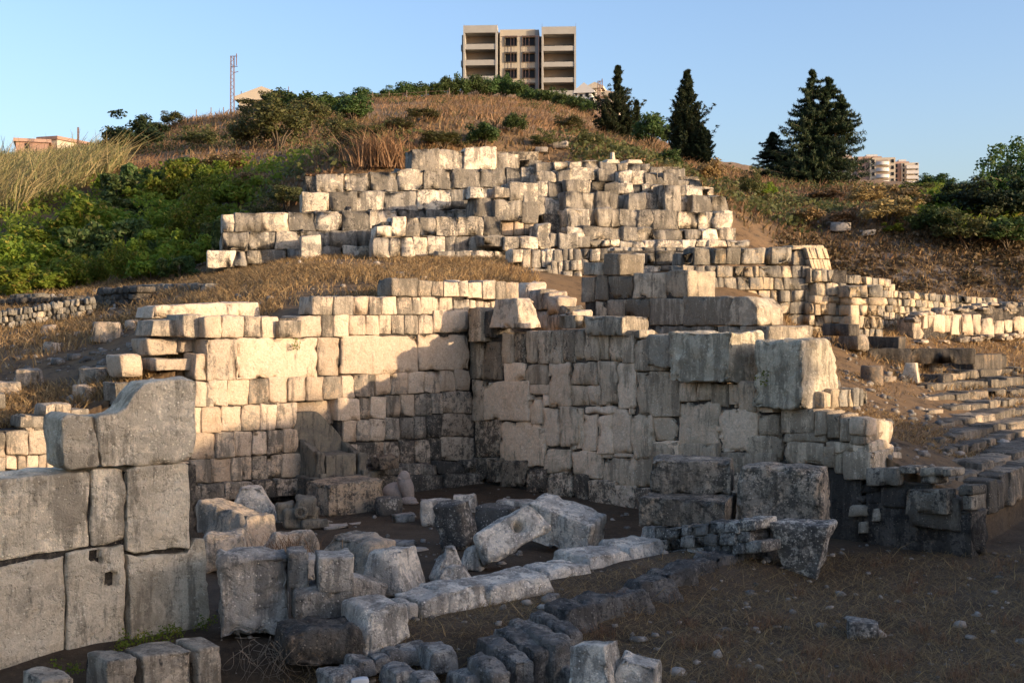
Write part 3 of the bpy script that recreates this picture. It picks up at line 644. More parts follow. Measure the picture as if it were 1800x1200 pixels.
# projecting bastion in the middle
t = thing("bastion_wall", "projecting masonry bastion in the middle of the podium, two tall courses with column-like stones above", "wall", P(780, 455, 36))
WB = WA.off(2.3)
rcs(t, WB, Z2, mp, [(935,1020,505,560),(1018,1092,455,556),(1090,1166,458,556),(1166,1250,458,555),(1250,1362,455,552),(1360,1500,453,552),(1500,1592,452,552)], **kp)
crs(t, WB.off(.05), Z2, mp, [(920,562),(1615,556)], [(920,668),(1300,655),(1615,628)], [918,1008,1068,1132,1205,1292,1350,1422,1502,1612], **kp)
rcs(t, WB.off(-.2), Z2, mp, [(1450,1562,350,452),(1562,1702,368,475,.15),(1702,1786,375,486),(1640,1718,275,372),(1715,1790,275,386),(1430,1500,300,352),(1560,1640,300,350)], **kp)
rcs(t, WB.off(-.25), Z2, M['cream'], [(1592,1660,478,555),(1658,1712,478,553),(1712,1785,490,552)], c=(.7,.2,0), th=.5, rad=.12, wear=2)
crs(t, WB.off(.8), Z2, mp, [(1260,635),(1660,632)], [(1260,680),(1660,668)], [1258,1350,1440,1560,1650], **kp)
a = Acc(); core(a, WB, Z2, [(960,480),(1600,470)], [(960,700),(1600,700)], inset=.3, th=1.5); core(a, WB, Z2, [(1470,380),(1790,290)], [(1470,700),(1790,640)], inset=.5, th=1.5); part("rubble_core", a, M['grey'], t)
# stepped pyramid of blocks, right
Z3 = (800, 230, 3.0)
t = thing("stepped_podium", "pale stepped pyramid of rough blocks at the top right of the ruin", "ruined podium", P(1120, 430, 38))
WC = fwall(1150, 38.5, 17)
kq = dict(kp); kq.update(jit=.05, skew=4, wear=1.1, rad=.06, amp=.06)
rows = [
 (-2.6,[(520,602,165,212),(600,668,165,208),(668,762,150,210),(765,860,165,212),(862,912,170,215),(912,975,170,215),(978,1030,175,218),(1030,1098,190,242),(1100,1210,205,288),(430,522,170,215)]),
 (-2.1,[(430,542,215,270),(540,602,205,270),(600,756,197,264),(755,838,205,267),(862,938,213,282,.3),(938,1005,213,282),(1005,1072,222,284),(1070,1102,240,287),(1100,1178,225,290),(1178,1236,262,300),(1235,1307,250,307)]),
 (-1.5,[(432,494,265,352),(492,584,272,352),(582,662,258,332,.2),(660,722,260,328),(720,792,262,328),(790,862,275,332),(860,936,280,328),(935,986,280,332),(985,1032,280,334),(1030,1112,285,337),(1175,1222,290,342),(1220,1302,290,342),(1300,1367,298,347)]),
 (-.9,[(432,474,350,447),(472,584,348,442),(582,674,315,434,.5),(672,746,325,417,.2),(745,817,320,414,.3),(817,860,335,412),(858,920,345,412,-.1),(915,1000,325,417,.3),(998,1056,328,417),(1055,1108,335,420),(1108,1190,282,422,.45),(1188,1248,340,422),(1248,1354,338,427,.3),(1355,1437,345,427)]),
 (-.2,[(440,546,445,532,-1.2),(545,594,440,537,-1.0),(592,706,415,517,.4),(705,757,418,507),(755,826,412,507,.15),(825,869,415,507),(868,969,415,507),(968,1043,418,512),(1042,1180,420,517,.1),(1178,1287,425,517),(1287,1324,428,522),(1325,1370,428,517),(1370,1463,422,517,.1)]),
 (.4,[(590,670,515,552),(668,827,507,577),(825,892,510,577),(890,962,508,577),(960,1042,512,577),(1042,1217,520,577),(1215,1307,520,574),(1305,1382,518,572),(1380,1487,512,577)]),
 (1.0,[(150,260,555,608),(262,340,565,622),(340,437,555,622),(435,507,495,622),(505,552,545,617),(550,652,542,617),(650,712,560,615),(710,772,575,614),(772,822,572,612),(820,872,572,614),(872,940,585,617),(940,1002,580,617),(1002,1070,582,612),(1070,1140,578,612),(1140,1200,580,612),(1200,1270,578,612),(1270,1340,576,612),(1340,1440,576,612),(1440,1560,578,614)]),
]
for o_, L in rows: rcs(t, WC.off(o_), Z3, mp, L, **kq)
a = Acc()
for o_, L in rows[:6]:
    x0 = min(r[0] for r in L) + 25; x1 = max(r[1] for r in L) - 25; y0 = sum(r[2] for r in L) / len(L) + 14
    core(a, WC.off(o_), Z3, [(x0, y0), (x1, y0 + 4)], [(x0, 640), (x1, 640)], inset=.35, th=.5)
part("rubble_core", a, M['grey'], t)
for (x0,x1,y0,y1,lab) in ((797,872,148,172,"flat pale stone lying on the very top of the stepped pyramid, left of centre"),(905,990,150,172,"flat pale stone on the very top of the stepped pyramid, right of the thin upright"),):
    ridgeblk("flat_stone", lab, WC.off(-2.8), [zc(Z3,x0+8,y0),zc(Z3,x1-8,y0+3)], [zc(Z3,x0,y1),zc(Z3,x1,y1)], (.1,.3,0), .8, mp)
ridgeblk("marker_stone", "thin upright marker stone on top of the stepped pyramid", WC.off(-2.9), [(1076,267),(1081,267)], [(1075,285),(1083,285)], (.1,.3,0), .2, mp)

# ------------------------------------------------------------------ lower ledges across the middle
Z7 = (1200, 430, 4.5)
Z8 = (850, 420, 4.5)
mb = M['brown']; mm = stone_mat('limestone_honey', (.56, .44, .29), (.44, .33, .205), (.26, .235, .19), (.06, .05, .04), speck=.3)
t = thing("ledge_wall", "low wall of upright stones under the bastion, running right as a thin ledge", "wall", P(1000, 480, 33.5))
WD = fwall(1100, 34.0, 14)
kr = dict(c=(.4,.6,.1), th=.8, rad=.07, wear=1.8, amp=.03, jit=.06)
rcs(t, WD, Z8, mp, [(225,312,80,185),(310,380,80,232),(380,457,80,232),(457,500,90,232),(500,562,80,205),(560,632,80,205),(630,672,80,245),(670,712,75,165),(712,778,75,168),(775,848,75,168),(850,922,80,172),(920,978,75,168)], **kr)
rcs(t, WD.off(.1), Z8, mp, [(640,692,170,252),(690,737,170,248),(735,782,165,252),(780,828,165,245),(540,592,175,292),(590,637,175,332),(625,707,250,347),(705,782,250,347),(500,560,205,290),(350,540,235,262)], **kr)
rcs(t, WD.off(.15), Z8, mb, [(350,450,262,330),(450,560,290,340),(580,662,340,432),(660,762,345,432),(570,642,435,505),(640,760,435,520),(740,860,505,612),(450,580,340,470),(760,880,610,690),(640,750,520,620)], c=(.5,.8,.25), th=.8, rad=.08, wear=2, amp=.05, skew=6)
rcs(t, WD, Z8, mp, [(1140,1197,120,282),(1195,1280,110,207),(1285,1362,110,202),(1360,1517,85,207),(1515,1583,110,207),(1585,1667,110,207),(1200,1408,205,282),(1405,1480,210,252),(1475,1590,210,262),(1590,1700,210,262)], **kr)
crs(t, WD.off(-.5), Z8, mp, [(980,66),(1800,64)], [(980,112),(1800,108)], [980,1030,1110,1165,1270,1360,1440,1530,1640,1720,1800], **kr)
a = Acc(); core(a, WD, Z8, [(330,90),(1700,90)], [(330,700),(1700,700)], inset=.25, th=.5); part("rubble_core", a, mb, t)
# tall honey-coloured wall, right of centre
t = thing("honey_wall", "sunlit honey-coloured wall of small rough courses ending in a square tower, right of centre", "wall", P(1400, 590, 32.5))
WE = fwall(1350, 33.0, 20)
kh = dict(c=(.45,.6,.12), th=.7, rad=.055, wear=1.8, amp=.03, jit=.05, skew=3)
rcs(t, WE.off(-.3), Z7, mm, [(90,217,25,157),(250,350,25,152,.15),(350,457,25,152,.15),(455,652,25,152,.15),(705,867,15,157,.2),(10,92,60,160)], **kh)
crs(t, WE, Z7, mm, [(0,165),(1005,170)], [(0,258),(1005,260)], [0,100,190,270,410,490,575,605,785,865,950,1005], **kh)
crs(t, WE, Z7, mm, [(110,260),(1000,260)], [(110,355),(1000,358)], [0,110,280,330,440,535,640,725,800,1000], **kh)
crs(t, WE, Z7, mm, [(110,358),(1010,360)], [(110,450),(1010,455)], [0,110,150,245,330,410,475,515,605,700,775,860,890,970,1012], **kh)
crs(t, WE, Z7, mm, [(400,450),(1010,455)], [(400,550),(1010,548)], [100,250,400,480,560,765,850,1008], **kh)
crs(t, WE, Z7, mm, [(600,553),(1000,553)], [(600,640),(1000,640)], [200,400,550,650,800,905,990], **kh)
crs(t, WE, Z7, mm, [(400,643),(960,645)], [(400,760),(960,760)], [200,500,600,690,780,850,962], **kh)
kh2 = dict(kh); kh2.update(c=(.6,.4,.05), stain=None)
rcs(t, WE.off(.25), Z7, mm, [(1010,1052,180,305),(1050,1102,200,290),(1100,1152,190,292),(1150,1202,200,300),(1055,1132,305,402),(1135,1182,305,402),(1185,1242,305,397),(1240,1292,305,412),(1040,1152,405,462),(1160,1292,405,462),(1010,1050,460,550),(1050,1098,465,557),(1100,1157,465,557),(1155,1212,465,557),(1212,1255,465,560),(1255,1305,465,562),(1050,1122,560,642),(1125,1182,560,622),(1190,1312,560,617),(1020,1112,645,717),(1000,1052,555,640),(1120,1320,620,720)], **kh2)
a = Acc()
WT = WE.off(.8)
crs_k = dict(kh2); crs_k.update(th=1.6)
for (tp, bt, J) in ((315,415,[1320,1465,1590]),(415,475,[1330,1480,1590]),(475,560,[1330,1400,1470,1540,1590]),(560,660,[1330,1400,1440,1490,1545,1590]),(660,740,[1380,1440,1480,1530,1590]),(740,830,[1300,1400,1500,1590])):
    course(a, WT, Z7, [(1300,tp),(1600,tp+4)], [(1300,bt),(1600,bt+2)], J, **crs_k)
part("square_tower", a, mm, t)
a = Acc(); core(a, WE, Z7, [(0,180),(1300,200)], [(0,900),(1300,900)], inset=.2, th=.4); part("rubble_core", a, mb, t)
# leaning pile of slabs behind
t = thing("slanting_slabs", "slanting stack of thin pale slabs leaning behind the honey-coloured wall", "stone stack", P(1440, 500, 36))
WF = fwall(1440, 35.5, 20)
a = Acc()
for i in range(6):
    x0, x1 = 975 + i * 26, 1001 + i * 27
    for j in range(3):
        y0, y1 = 22 + j * 92, 110 + j * 92; s0 = j * 26
        wblock(a, WF, [zc(Z7,x0+s0,y0+i*1),zc(Z7,x1+s0,y0+i*1)], [zc(Z7,x0+s0+26,y1),zc(Z7,x1+s0+26,y1)], th=.9, rad=.03, amp=.015, c=(.35,.25,0), out=rng.uniform(-.04,.04))
part("slabs", a, mm, t)
a = Acc()
wblock(a, WF.off(-.2), [zc(Z7,880,60),zc(Z7,930,30),zc(Z7,975,25)], [zc(Z7,875,160),zc(Z7,930,165),zc(Z7,1015,170)], th=.9, c=(.6,.6,.1)); part("end_block", a, mm, t)
a = Acc(); wblock(a, WF.off(-.1), [zc(Z7,870,2),zc(Z7,1110,5)], [zc(Z7,870,40),zc(Z7,1125,30)], th=.9, c=(.1,.2,0)); part("capping_slab", a, mm, t)
# big dark blocks, centre right
t = thing("big_block_wall", "shaded wall of large smooth blocks stepping down to the right, right ends in sun", "wall", P(1120, 600, 28))
WG = Wall(*( (1100-900)/F*28.0, 28.0), *D2)
kg = dict(c=(.45,.6,.05), rad=.06, wear=1.2, amp=.02, jit=.03)
def gpart(z, L, **k):
    q = dict(kg); q.update(k); a = Acc(); rects(a, WG, z, L, **q); return part("stone_course", a, M['grey'], t)
gpart(Z8, [(790,942,185,290),(945,1082,112,286)], th=.85)
gpart(Z8, [(765,875,300,500),(875,980,290,480),(980,1175,290,475),(1175,1437,270,470)], th=.7); gpart(Z8, [(1435,1617,250,462)], th=.95)
gpart(Z8, [(880,972,490,690),(970,1122,480,632),(1120,1308,475,622),(1305,1582,470,685)], th=.7)
a = Acc(); q = dict(kg)
rects(a, WG, Z7, [(3,398,410,640)], th=.9, **q)
wblock(a, WG, [zc(Z7,400,412),zc(Z7,510,410),zc(Z7,560,455),zc(Z7,592,500)], [zc(Z7,330,640),zc(Z7,470,640),zc(Z7,540,638),zc(Z7,594,638)], th=.9, rad=.06, amp=.02, c=(.4,.6,.05)); part("stone_course", a, M['grey'], t)
gpart(Z8, [(1350,1530,690,770),(1530,1820,690,775)], th=.8)
gpart(Z7, [(268,690,643,900),(590,720,900,990)], th=1.6)
a = Acc(); core(a, WG, Z8, [(800,310),(1600,270)], [(800,900),(1600,900)], inset=.1, th=.4); part("rubble_core", a, mb, t)
# thin ruined wall with a crumbling sunlit crest
t = thing("crumbling_wall", "thin crumbling wall with a stair-like sunlit crest, behind the shaded basin wall", "wall", P(980, 590, 26.5))
WH = Wall((980-900)/F*26.6, 26.6, math.sin(R(-28)), math.cos(R(-28)))
a = Acc()
rects(a, WH, Z8, [(262,350,350,492),(350,450,395,560),(450,512,420,560),(500,595,465,600),(575,652,530,640),(630,698,570,680),(700,792,608,700),(790,880,655,720),(350,500,560,740),(500,640,600,740),(640,800,660,740)], c=(.3,.4,.0), th=.5, rad=.07, wear=2, amp=.05, skew=6)
part("stone_course", a, mc, t)
# long low wall receding right
t = thing("long_low_wall", "long low wall of narrow stones receding to the right beneath the earth bank", "wall", P(1650, 560, 38))
q0 = P(1470, 540, 36); q1 = P(1760, 540, 41.0)
WI = Wall(q0[0], q0[1], q1[0] - q0[0], q1[1] - q0[1])
Z9 = (1250, 300, 3.273)
def topj(x): return float(np.interp(x, [715, 1045, 1090, 1650], [590, 625, 690, 735]))
a = Acc()
xs = list(range(715, 1050, 36)); course(a, WI, Z9, [(715,588),(1045,625)], [(715,640),(1045,672)], xs, **kh2)
xs = list(range(990, 1092, 34)); course(a, WI, Z9, [(990,650),(1090,652)], [(990,690),(1090,695)], xs, **kh2)
part("stone_course", a, mm, t)
for r in range(5):
    a = Acc(); y0 = 690 + r * 42; xs = list(np.arange(990 - 7 * r % 30, 1660 - r * 10, 30 + 3 * (r % 3)))
    course(a, WI, Z9, [(990,y0-4),(1660,y0+44)], [(990,y0+38),(1660,y0+86)], xs, **kh2); part("stone_course", a, mm, t)
a = Acc(); core(a, WI, Z9, [(720,650),(990,690),(1640,745)], [(720,900),(990,900),(1640,900)], inset=.15, th=.3); part("rubble_core", a, mb, t)
# rubble-topped wall at the right edge
t = thing("rubble_wall", "sunlit wall of plastered slabs topped with loose rubble, at the right edge of the terrace", "wall", P(1700, 600, 33))
q0 = P(1570, 600, 34.5); q1 = P(1800, 600, 38.5)
WJ = Wall(q0[0], q0[1], q1[0] - q0[0], q1[1] - q0[1])
a = Acc()
rects(a, WJ, Z9, [(1165,1222,850,1000),(1222,1250,830,905),(1250,1285,830,905),(1285,1345,828,930),(1345,1385,830,930),(1385,1450,825,945),(1450,1510,820,950),(1510,1555,830,950),(1555,1630,850,950),(1630,1690,860,945),(1690,1740,855,935),(1740,1830,840,930),(1830,1960,830,920)], c=(.35,.2,0), th=.6, rad=.07, wear=2, amp=.03)
part("slab_facing", a, M['cream'], t)
a = Acc()
for i in range(90):
    x = rng.uniform(1165, 1930); yt = np.interp(x, [1165,1300,1450,1560,1640,1800,1930], [840,790,785,765,750,752,745]); y = yt + abs(rng.normal(0, 30)); s = rng.uniform(12, 26)
    rects(a, WJ, Z9, [(x-s, x+s, y, y+s*1.3)], c=(.4,.5,.05), skew=7, th=.4, rad=.1, wear=2.5, out=rng.uniform(-.35,.05))
for i in range(26):
    x = rng.uniform(1165, 1800); y = np.interp(x, [1165,1800], [985,930]) + rng.uniform(-10,14); s = rng.uniform(12, 26)
    rects(a, WJ, Z9, [(x-s, x+s, y, y+s)], c=(.4,.5,.05), skew=7, th=.4, rad=.1, wear=2.5, out=rng.uniform(0,.45))
part("rubble_crest", a, M['cream'], t)["kind"] = "stuff"
a = Acc(); core(a, WJ, Z9, [(1180,850),(1560,800),(1940,770)], [(1180,1010),(1560,970),(1940,950)], inset=.15, th=.5); part("rubble_core", a, M['brown'], t)
# little terrace walls, upper left slope
Zl = (0, 480, 3.334)
def tw(label, pts, rows_, pitch, mat, c, hgt):
    """pts: (px, row, distance) of the wall foot at both ends (zoomed coordinates)"""
    (xa, ya, Ya), (xb, yb, Yb) = pts
    A = on_ground(*zc(Zl, xa, ya), 21.); B = on_ground(*zc(Zl, xb, yb), 21.); W = Wall(A[0], A[1], B[0]-A[0], B[1]-A[1])
    t = thing("terrace_wall", label, "wall", (A + B) / 2)
    for r in range(rows_):
        a = Acc(); x = min(xa, xb) - (r % 2) * pitch * .5; X1 = max(xa, xb); L = []
        while x < X1:
            w_ = pitch * rng.uniform(.6, 1.4); yb_ = np.interp(x + w_/2, sorted([xa, xb]), [ya, yb] if xa < xb else [yb, ya]) - r * hgt
            L.append((x, x + w_, yb_ - hgt + rng.uniform(-3, 3), yb_)); x += w_
        rects(a, W, Zl, L, c=c, th=.5, rad=.07, wear=2.2, amp=.04, skew=3, jit=.07); part("stone_course", a, mat, t)
    return t
tw("lowest long terrace wall of short stubby stones at the far left, below the thicket", ((-120,350,34.5),(540,250,34.5)), 3, 30, mm, (.4,.7,.1), 36)
tw("middle terrace wall fragment half buried in brown scrub at the far left", ((-120,222,38.5),(420,198,37.5)), 2, 32, mb, (.5,.7,.2), 32)
tw("upper broken terrace wall of a few pale stones, right under the green thicket", ((50,175,41),(215,168,41)), 1, 40, mm, (.3,.7,.1), 50)
tw("dark terrace wall of upright stones with a sunlit end block, left of the grass mound", ((560,205,35.5),(800,190,34.5)), 3, 34, mb, (.5,.8,.25), 38)
tw("thin terrace wall meeting the left foot of the grass mound under the thicket", ((800,128,40),(1160,118,37)), 1, 48, mm, (.3,.8,.1), 56)
# ------------------------------------------------------------------ loose stones
def loose(name, label, pos, size, yaw=0, tilt=(0, 0), mat=None, cat="stone block", group=None, top=(1, 1), shear=(0, 0), amp=.03, rad=.06, wear=1.3, c=(.5, .5, .1), px=5.0, dents=(), seed=None, sink=.03, pushes=None):
    """size (w,d,h) m; yaw/tilt degrees; top = shrink of the upper face; dents = [(u,w,radius,depth)] on the front face"""
    w_, d_, h_ = size
    a = Acc(); Y = max(5., pos[1])
    Rm = (Matrix.Rotation(R(yaw), 3, 'Z') @ Matrix.Rotation(R(tilt[0]), 3, 'X') @ Matrix.Rotation(R(tilt[1]), 3, 'Y'))
    Rn = np.array(Rm)
    def fm(u, v, q):
        s = (q + 1) / 2
        x = u * w_ / 2 * (1 - s + s * top[0]) + shear[0] * s * w_; y = v * d_ / 2 * (1 - s + s * top[1]) + shear[1] * s * d_; z = (q + 1) / 2 * h_
        if pushes is not None: x, y, z = pushes(u, v, q, x, y, z)
        for (du, dq, dr, dd) in dents:
            f_ = np.exp(-(((u - du) * w_ / 2) ** 2 + ((q - dq) * h_ / 2) ** 2) / dr ** 2 * 1.0) ** 3
            y = y + dd * f_ * (v < 0)
        return np.stack([x, y, z], -1) @ Rn.T + np.array(pos)[None]
    stone(a, fm, size, Y, rad=rad, amp=amp, c=c, px=px, wear=wear, seed=int(rng.integers(9999)) if seed is None else seed, maxn=40, deep=26)
    zmin = a.v[0][:, 2].min()
    a.v[0] = a.v[0] + np.array([0, 0, pos[2] - sink - zmin])
    lo = np.array([pos[0], pos[1], pos[2]])
    if name is None: return a
    o = obj(name, a, mat or M['rock'], loc=lo); return tag(o, label, cat, group, "thing")
def gp(px, py, z=0.0):          # a point on level ground z seen at the photo pixel
    Y = (CZ - z) * F / (py - HZ); return np.array([(px - 900) / F * Y, Y, z])
KB = "kerb row of half-buried blocks"
kb = [("domed boulder with a smooth pale top at the near end of the kerb row", 656,1142,(.62,.66,.62),(.80,.80),.06),
 ("thin little upright stone wedged second in the kerb row", 706,1114,(.20,.45,.45),(.9,.9),.05),
 ("tan squarish block, third in the kerb row, behind the thin wedge", 742,1104,(.50,.60,.50),(.9,.8),.05),
 ("plump grey block with furrowed face, fourth in the kerb row", 797,1092,(.62,.70,.50),(.9,.8),.06),
 ("longest block of the kerb row, flat white top", 890,1074,(1.10,.72,.50),(.9,.8),.06),
 ("pitted low block right after the longest one in the kerb row", 975,1038,(.86,.66,.42),(.85,.8),.07),
 ("flat dark block, third beyond the longest kerb block, below the fallen pierced stone", 1042,1014,(.95,.78,.42),(.85,.8),.08),
 ("ragged low block next to last in the kerb row", 1112,990,(.85,.70,.36),(.8,.8),.09),
 ("farthest block of the kerb row, touching the two-step plinth", 1168,966,(.66,.6,.40),(.8,.8),.08)]
for lab, px, py, s, tp, am in kb:
    loose("kerb_block", lab, gp(px, py), (s[0] * .95, s[1] * 1.05, s[2] * .86), yaw=43 + rng.uniform(-5, 5), tilt=(rng.uniform(-3, 3), rng.uniform(-3, 3)), top=tp, amp=am * .4, group=KB, c=(.2, .62, .14), rad=.09, wear=1.0, px=4.5)
# stacked blocks beside the giant wall
SB = "stacked blocks at the near end of the kerb"
loose("cube_block", "big rough grey cube with eroded hollows beside the giant block wall", gp(446, 1112), (.78,.66,.88), yaw=16, top=(.97,.9), amp=.06, rad=.08, group=SB, c=(.3,.7,.16), px=3.5)
loose("stacked_block", "wide layered block carrying two smaller blocks, right of the big grey cube", gp(563, 1122) + [0, .1, .14], (.62,.6,.40), yaw=14, amp=.03, group=SB, c=(.6,.7,.15), px=4, sink=0)
loose("stacked_block", "narrow upright olive-stained block standing on the wide layered block", gp(522, 1116) + [-.02, .1, .53], (.22,.5,.40), yaw=14, amp=.015, group=SB, c=(.9,.7,.25), px=4, sink=0, rad=.03)
loose("stacked_block", "squared upper block with flat pale top on the right half of the wide layered block", gp(577, 1122) + [.05, .1, .53], (.38,.55,.38), yaw=14, amp=.015, group=SB, c=(.5,.6,.1), px=4, sink=0, rad=.04)
loose("footing_block", "half-buried footing block with mossy front under the stacked blocks", gp(558, 1158), (.78,.7,.34), yaw=20, amp=.05, group=SB, c=(.8,.8,.35), px=4, rad=.06, mat=M['brown'])
loose("stacked_block", "low pale block behind the stack, dry stalks in front of it", gp(560, 1075) + [0, 0, .30], (.50,.4,.36), yaw=20, amp=.03, group=SB, c=(.3,.5,.05), px=4, sink=0)
loose("footing_block", "sloping slab behind the stack at the foot of the brownish boulder", gp(618, 1062), (.55,.6,.30), yaw=30, tilt=(0, 20), amp=.03, group=SB, c=(.5,.6,.1))
# tumbled boulders inside the basin
FB = "fallen boulders on the basin floor"
def fb(label, qx, qy, s, **k):
    k.setdefault('c', (.35, .55, .12)); k.setdefault('mat', M['rock'])
    return loose(k.pop("name", "fallen_boulder"), label, gp(qx, qy), s, group=FB, **k)
fb("fallen block with a dark left face and glowing right end, beside the giant wall", 404,958,(1.35,.72,.50), yaw=-32, tilt=(-6,8), top=(.8,.8), amp=.05, mat=M['cream'], c=(.6,.5,.1))
fb("pale slab propped up to a point under the sunlit wall, behind the glowing-ended block", 446,916,(1.0,.5,.62), yaw=10, top=(.35,.7), shear=(-.05,0), amp=.04)
fb("low cracked rock, orange-lit crest, between the glowing block and the stack", 512,990,(.85,.65,.42), yaw=20, top=(.6,.6), amp=.06, mat=M['cream'], c=(.6,.4,.1))
fb("rounded low stone in the gap behind the big grey cube", 395,1000,(.5,.4,.5), yaw=10, amp=.05, mat=M['cream'])
fb("large angular boulder with a blue-shaded left half and sunlit upper ridge", 632,1014,(.95,.72,.52), yaw=-35, tilt=(0,8), top=(.75,.7), amp=.05, mat=M['cream'], c=(.6,.55,.1))
fb("angular wedge boulder with a peaked right corner, just behind the kerb row", 690,1046,(.72,.62,.55), yaw=-25, tilt=(0,-8), top=(.55,.8), shear=(.12,0), amp=.04)
fb("small conical rock between the wedge boulder and the pierced stone", 790,1020,(.42,.4,.48), yaw=20, top=(.35,.4), amp=.06)
fb("small dark rock leaning on the left end of the pierced stone", 832,1000,(.38,.3,.3), yaw=-20, top=(.6,.6), amp=.05)
fb("squat rock at the foot of the conical rock", 800,1024,(.5,.36,.22), yaw=0, top=(.5,.6), amp=.05)
fb("long pierced stone with a square hole right through its sunlit upper end", 908,1000,(1.05,.5,.46), yaw=12, tilt=(-18,-27), top=(.85,.8), amp=.035, dents=((.28,.05,.11,.34),), px=3.2, rad=.09, name="pierced_stone", sink=-.02)
fb("big tilted fallen block with a flat sloping top, behind the pierced stone", 988,968,(1.15,.75,.55), yaw=-28, tilt=(10,16), amp=.03, top=(.9,.8))
fb("half-sunk beam end lying in the dark beyond the tilted block", 912,905,(.75,.35,.28), yaw=-25, amp=.02)
fb("squared grey block left of the group of fallen stones, near the centre of the floor", 766,921,(.52,.42,.44), yaw=8, amp=.02, rad=.04)
fb("flat-topped stone tucked behind the squared grey block", 816,900,(.46,.38,.32), yaw=0, top=(.85,.8), amp=.03)
fb("tall blackened stone tapering downward in the middle of the floor", 808,964,(.42,.42,.68), yaw=-20, top=(1.05,1.0), tilt=(6,-8), amp=.045, c=(.3,.5,.6))
fb("dark block with a white-streaked upper edge, right of the tapering stone", 876,938,(.66,.5,.48), yaw=-20, amp=.03, c=(.3,.4,.7))
# pieces of slab on the floor
for i, (px, py, s, lab) in enumerate(((590,926,(.42,.22,.06),"flat pale slab on the floor in front of the pedestal"),(622,921,(.24,.14,.05),"small flat slab next to the pale one before the pedestal"),(709,916,(.40,.22,.16),"short light brick-like stone on the brown floor below the statue"),(708,957,(.42,.26,.07),"thin flat slab behind the angular boulders"),(738,966,(.24,.16,.05),"thin chip beside the flat slab behind the boulders"),(527,958,(.5,.3,.1),"flat slab leaning behind the cracked orange-lit rock"))):
    loose("floor_slab", lab, gp(px, py), s, yaw=rng.uniform(-30, 30), tilt=(rng.uniform(-6, 6), rng.uniform(-6, 6)), mat=M['gravel'], cat="stone slab", c=(.2,.4,.05), amp=.012, rad=.02, group="flat slabs on the basin floor")

# ------------------------------------------------------------------ stone throne, pedestal, statue
def boxacc(a, org, yaw, x0, x1, y0, y1, z0, z1, c=(.5,.5,.1), rad=.02, amp=.008, px=4, **k):
    cs, sn = math.cos(R(yaw)), math.sin(R(yaw))
    top = k.pop('top', None)
    def fm(u, v, q):
        x = x0 + (u + 1) / 2 * (x1 - x0); y = y0 + (v + 1) / 2 * (y1 - y0); zz = z0 + (q + 1) / 2 * ((z1 if top is None else top(x, y)) - z0)
        return np.stack([org[0] + x * cs - y * sn, org[1] + x * sn + y * cs, org[2] + zz], -1)
    stone(a, fm, (abs(x1 - x0), abs(y1 - y0), abs(z1 - z0)), org[1], rad=rad, amp=amp, c=c, px=px, seed=int(rng.integers(999)), deep=20, maxn=36, **k)
YW = 41.6
th0 = W1.hit(574, 835, .12); th0 = np.array([th0[0], th0[1], CZ - 275 * th0[1] / F])
tb = loose("throne_base", "low flat base slab under the throne, in the niche of the sunlit wall", [th0[0] + .05, th0[1], 0], (1.35,.9,th0[2]), yaw=YW, mat=M['brown'], cat="stone base", amp=.03, c=(.4,.7,.2), sink=0)
t = thing("stone_throne", "empty brown stone throne with high curved back and winged animal arms in the niche", "throne", th0)
mt = M['throne']
a = Acc(); boxacc(a, th0, YW, -.62,.62,.18,.44,0,1.22, rad=.05, top=lambda x, y: 1.24 - .72 * np.clip((x + .12) / .74, 0, 1) ** 1.25); part("backrest", a, mt, t)
a = Acc(); boxacc(a, th0, YW, -.30,.38,-.46,.2,.02,.46, rad=.035, top=lambda x, y: .44 + 0 * x); part("seat", a, mt, t)
for s in (-1, 1):
    a = Acc(); X = -.43 if s < 0 else .52
    boxacc(a, th0, YW, X-.08, X+.08, -.36, .20, .0, .60, rad=.05, top=lambda x, y: .62 + .40 * np.clip(y, -.4, .2) + (.04 if s < 0 else -.06), amp=.015)
    boxacc(a, th0, YW, X-.085, X+.085, -.50, -.34, .0, .52 if s < 0 else .44, rad=.07, amp=.03)                    # chest
    boxacc(a, th0, YW, X-.07, X+.05, -.60, -.44, .0, .12, rad=.04, amp=.01)                     # paws
    part("arm_figure", a, mt, t)
a = Acc(); boxacc(a, th0, YW, -.6,.62,-.62,.3,-.08,.03, rad=.03, amp=.02); part("footplate", a, mt, t)
loose("pedestal", "large tan box-shaped pedestal with pitted front in front of the throne", gp(606, 899), (1.20,.78,.60), yaw=YW, mat=M['step'], cat="stone pedestal", amp=.018, rad=.04, c=(.5,.5,.3), px=4)
loose("plinth_block", "smooth block wedged between the pedestal and the wall, right of the throne", gp(634, 872), (.62,.4,.52), yaw=YW, mat=M['throne'], amp=.012, rad=.03, c=(.6,.3,.1))
loose("plinth_block", "short pale stone lying on the ledge right of the throne", W1.hit(677, 848, .45) * [1,1,0] + [0,0,.55], (.5,.3,.26), yaw=YW, mat=M['brown'], amp=.03, c=(.3,.3,.3))
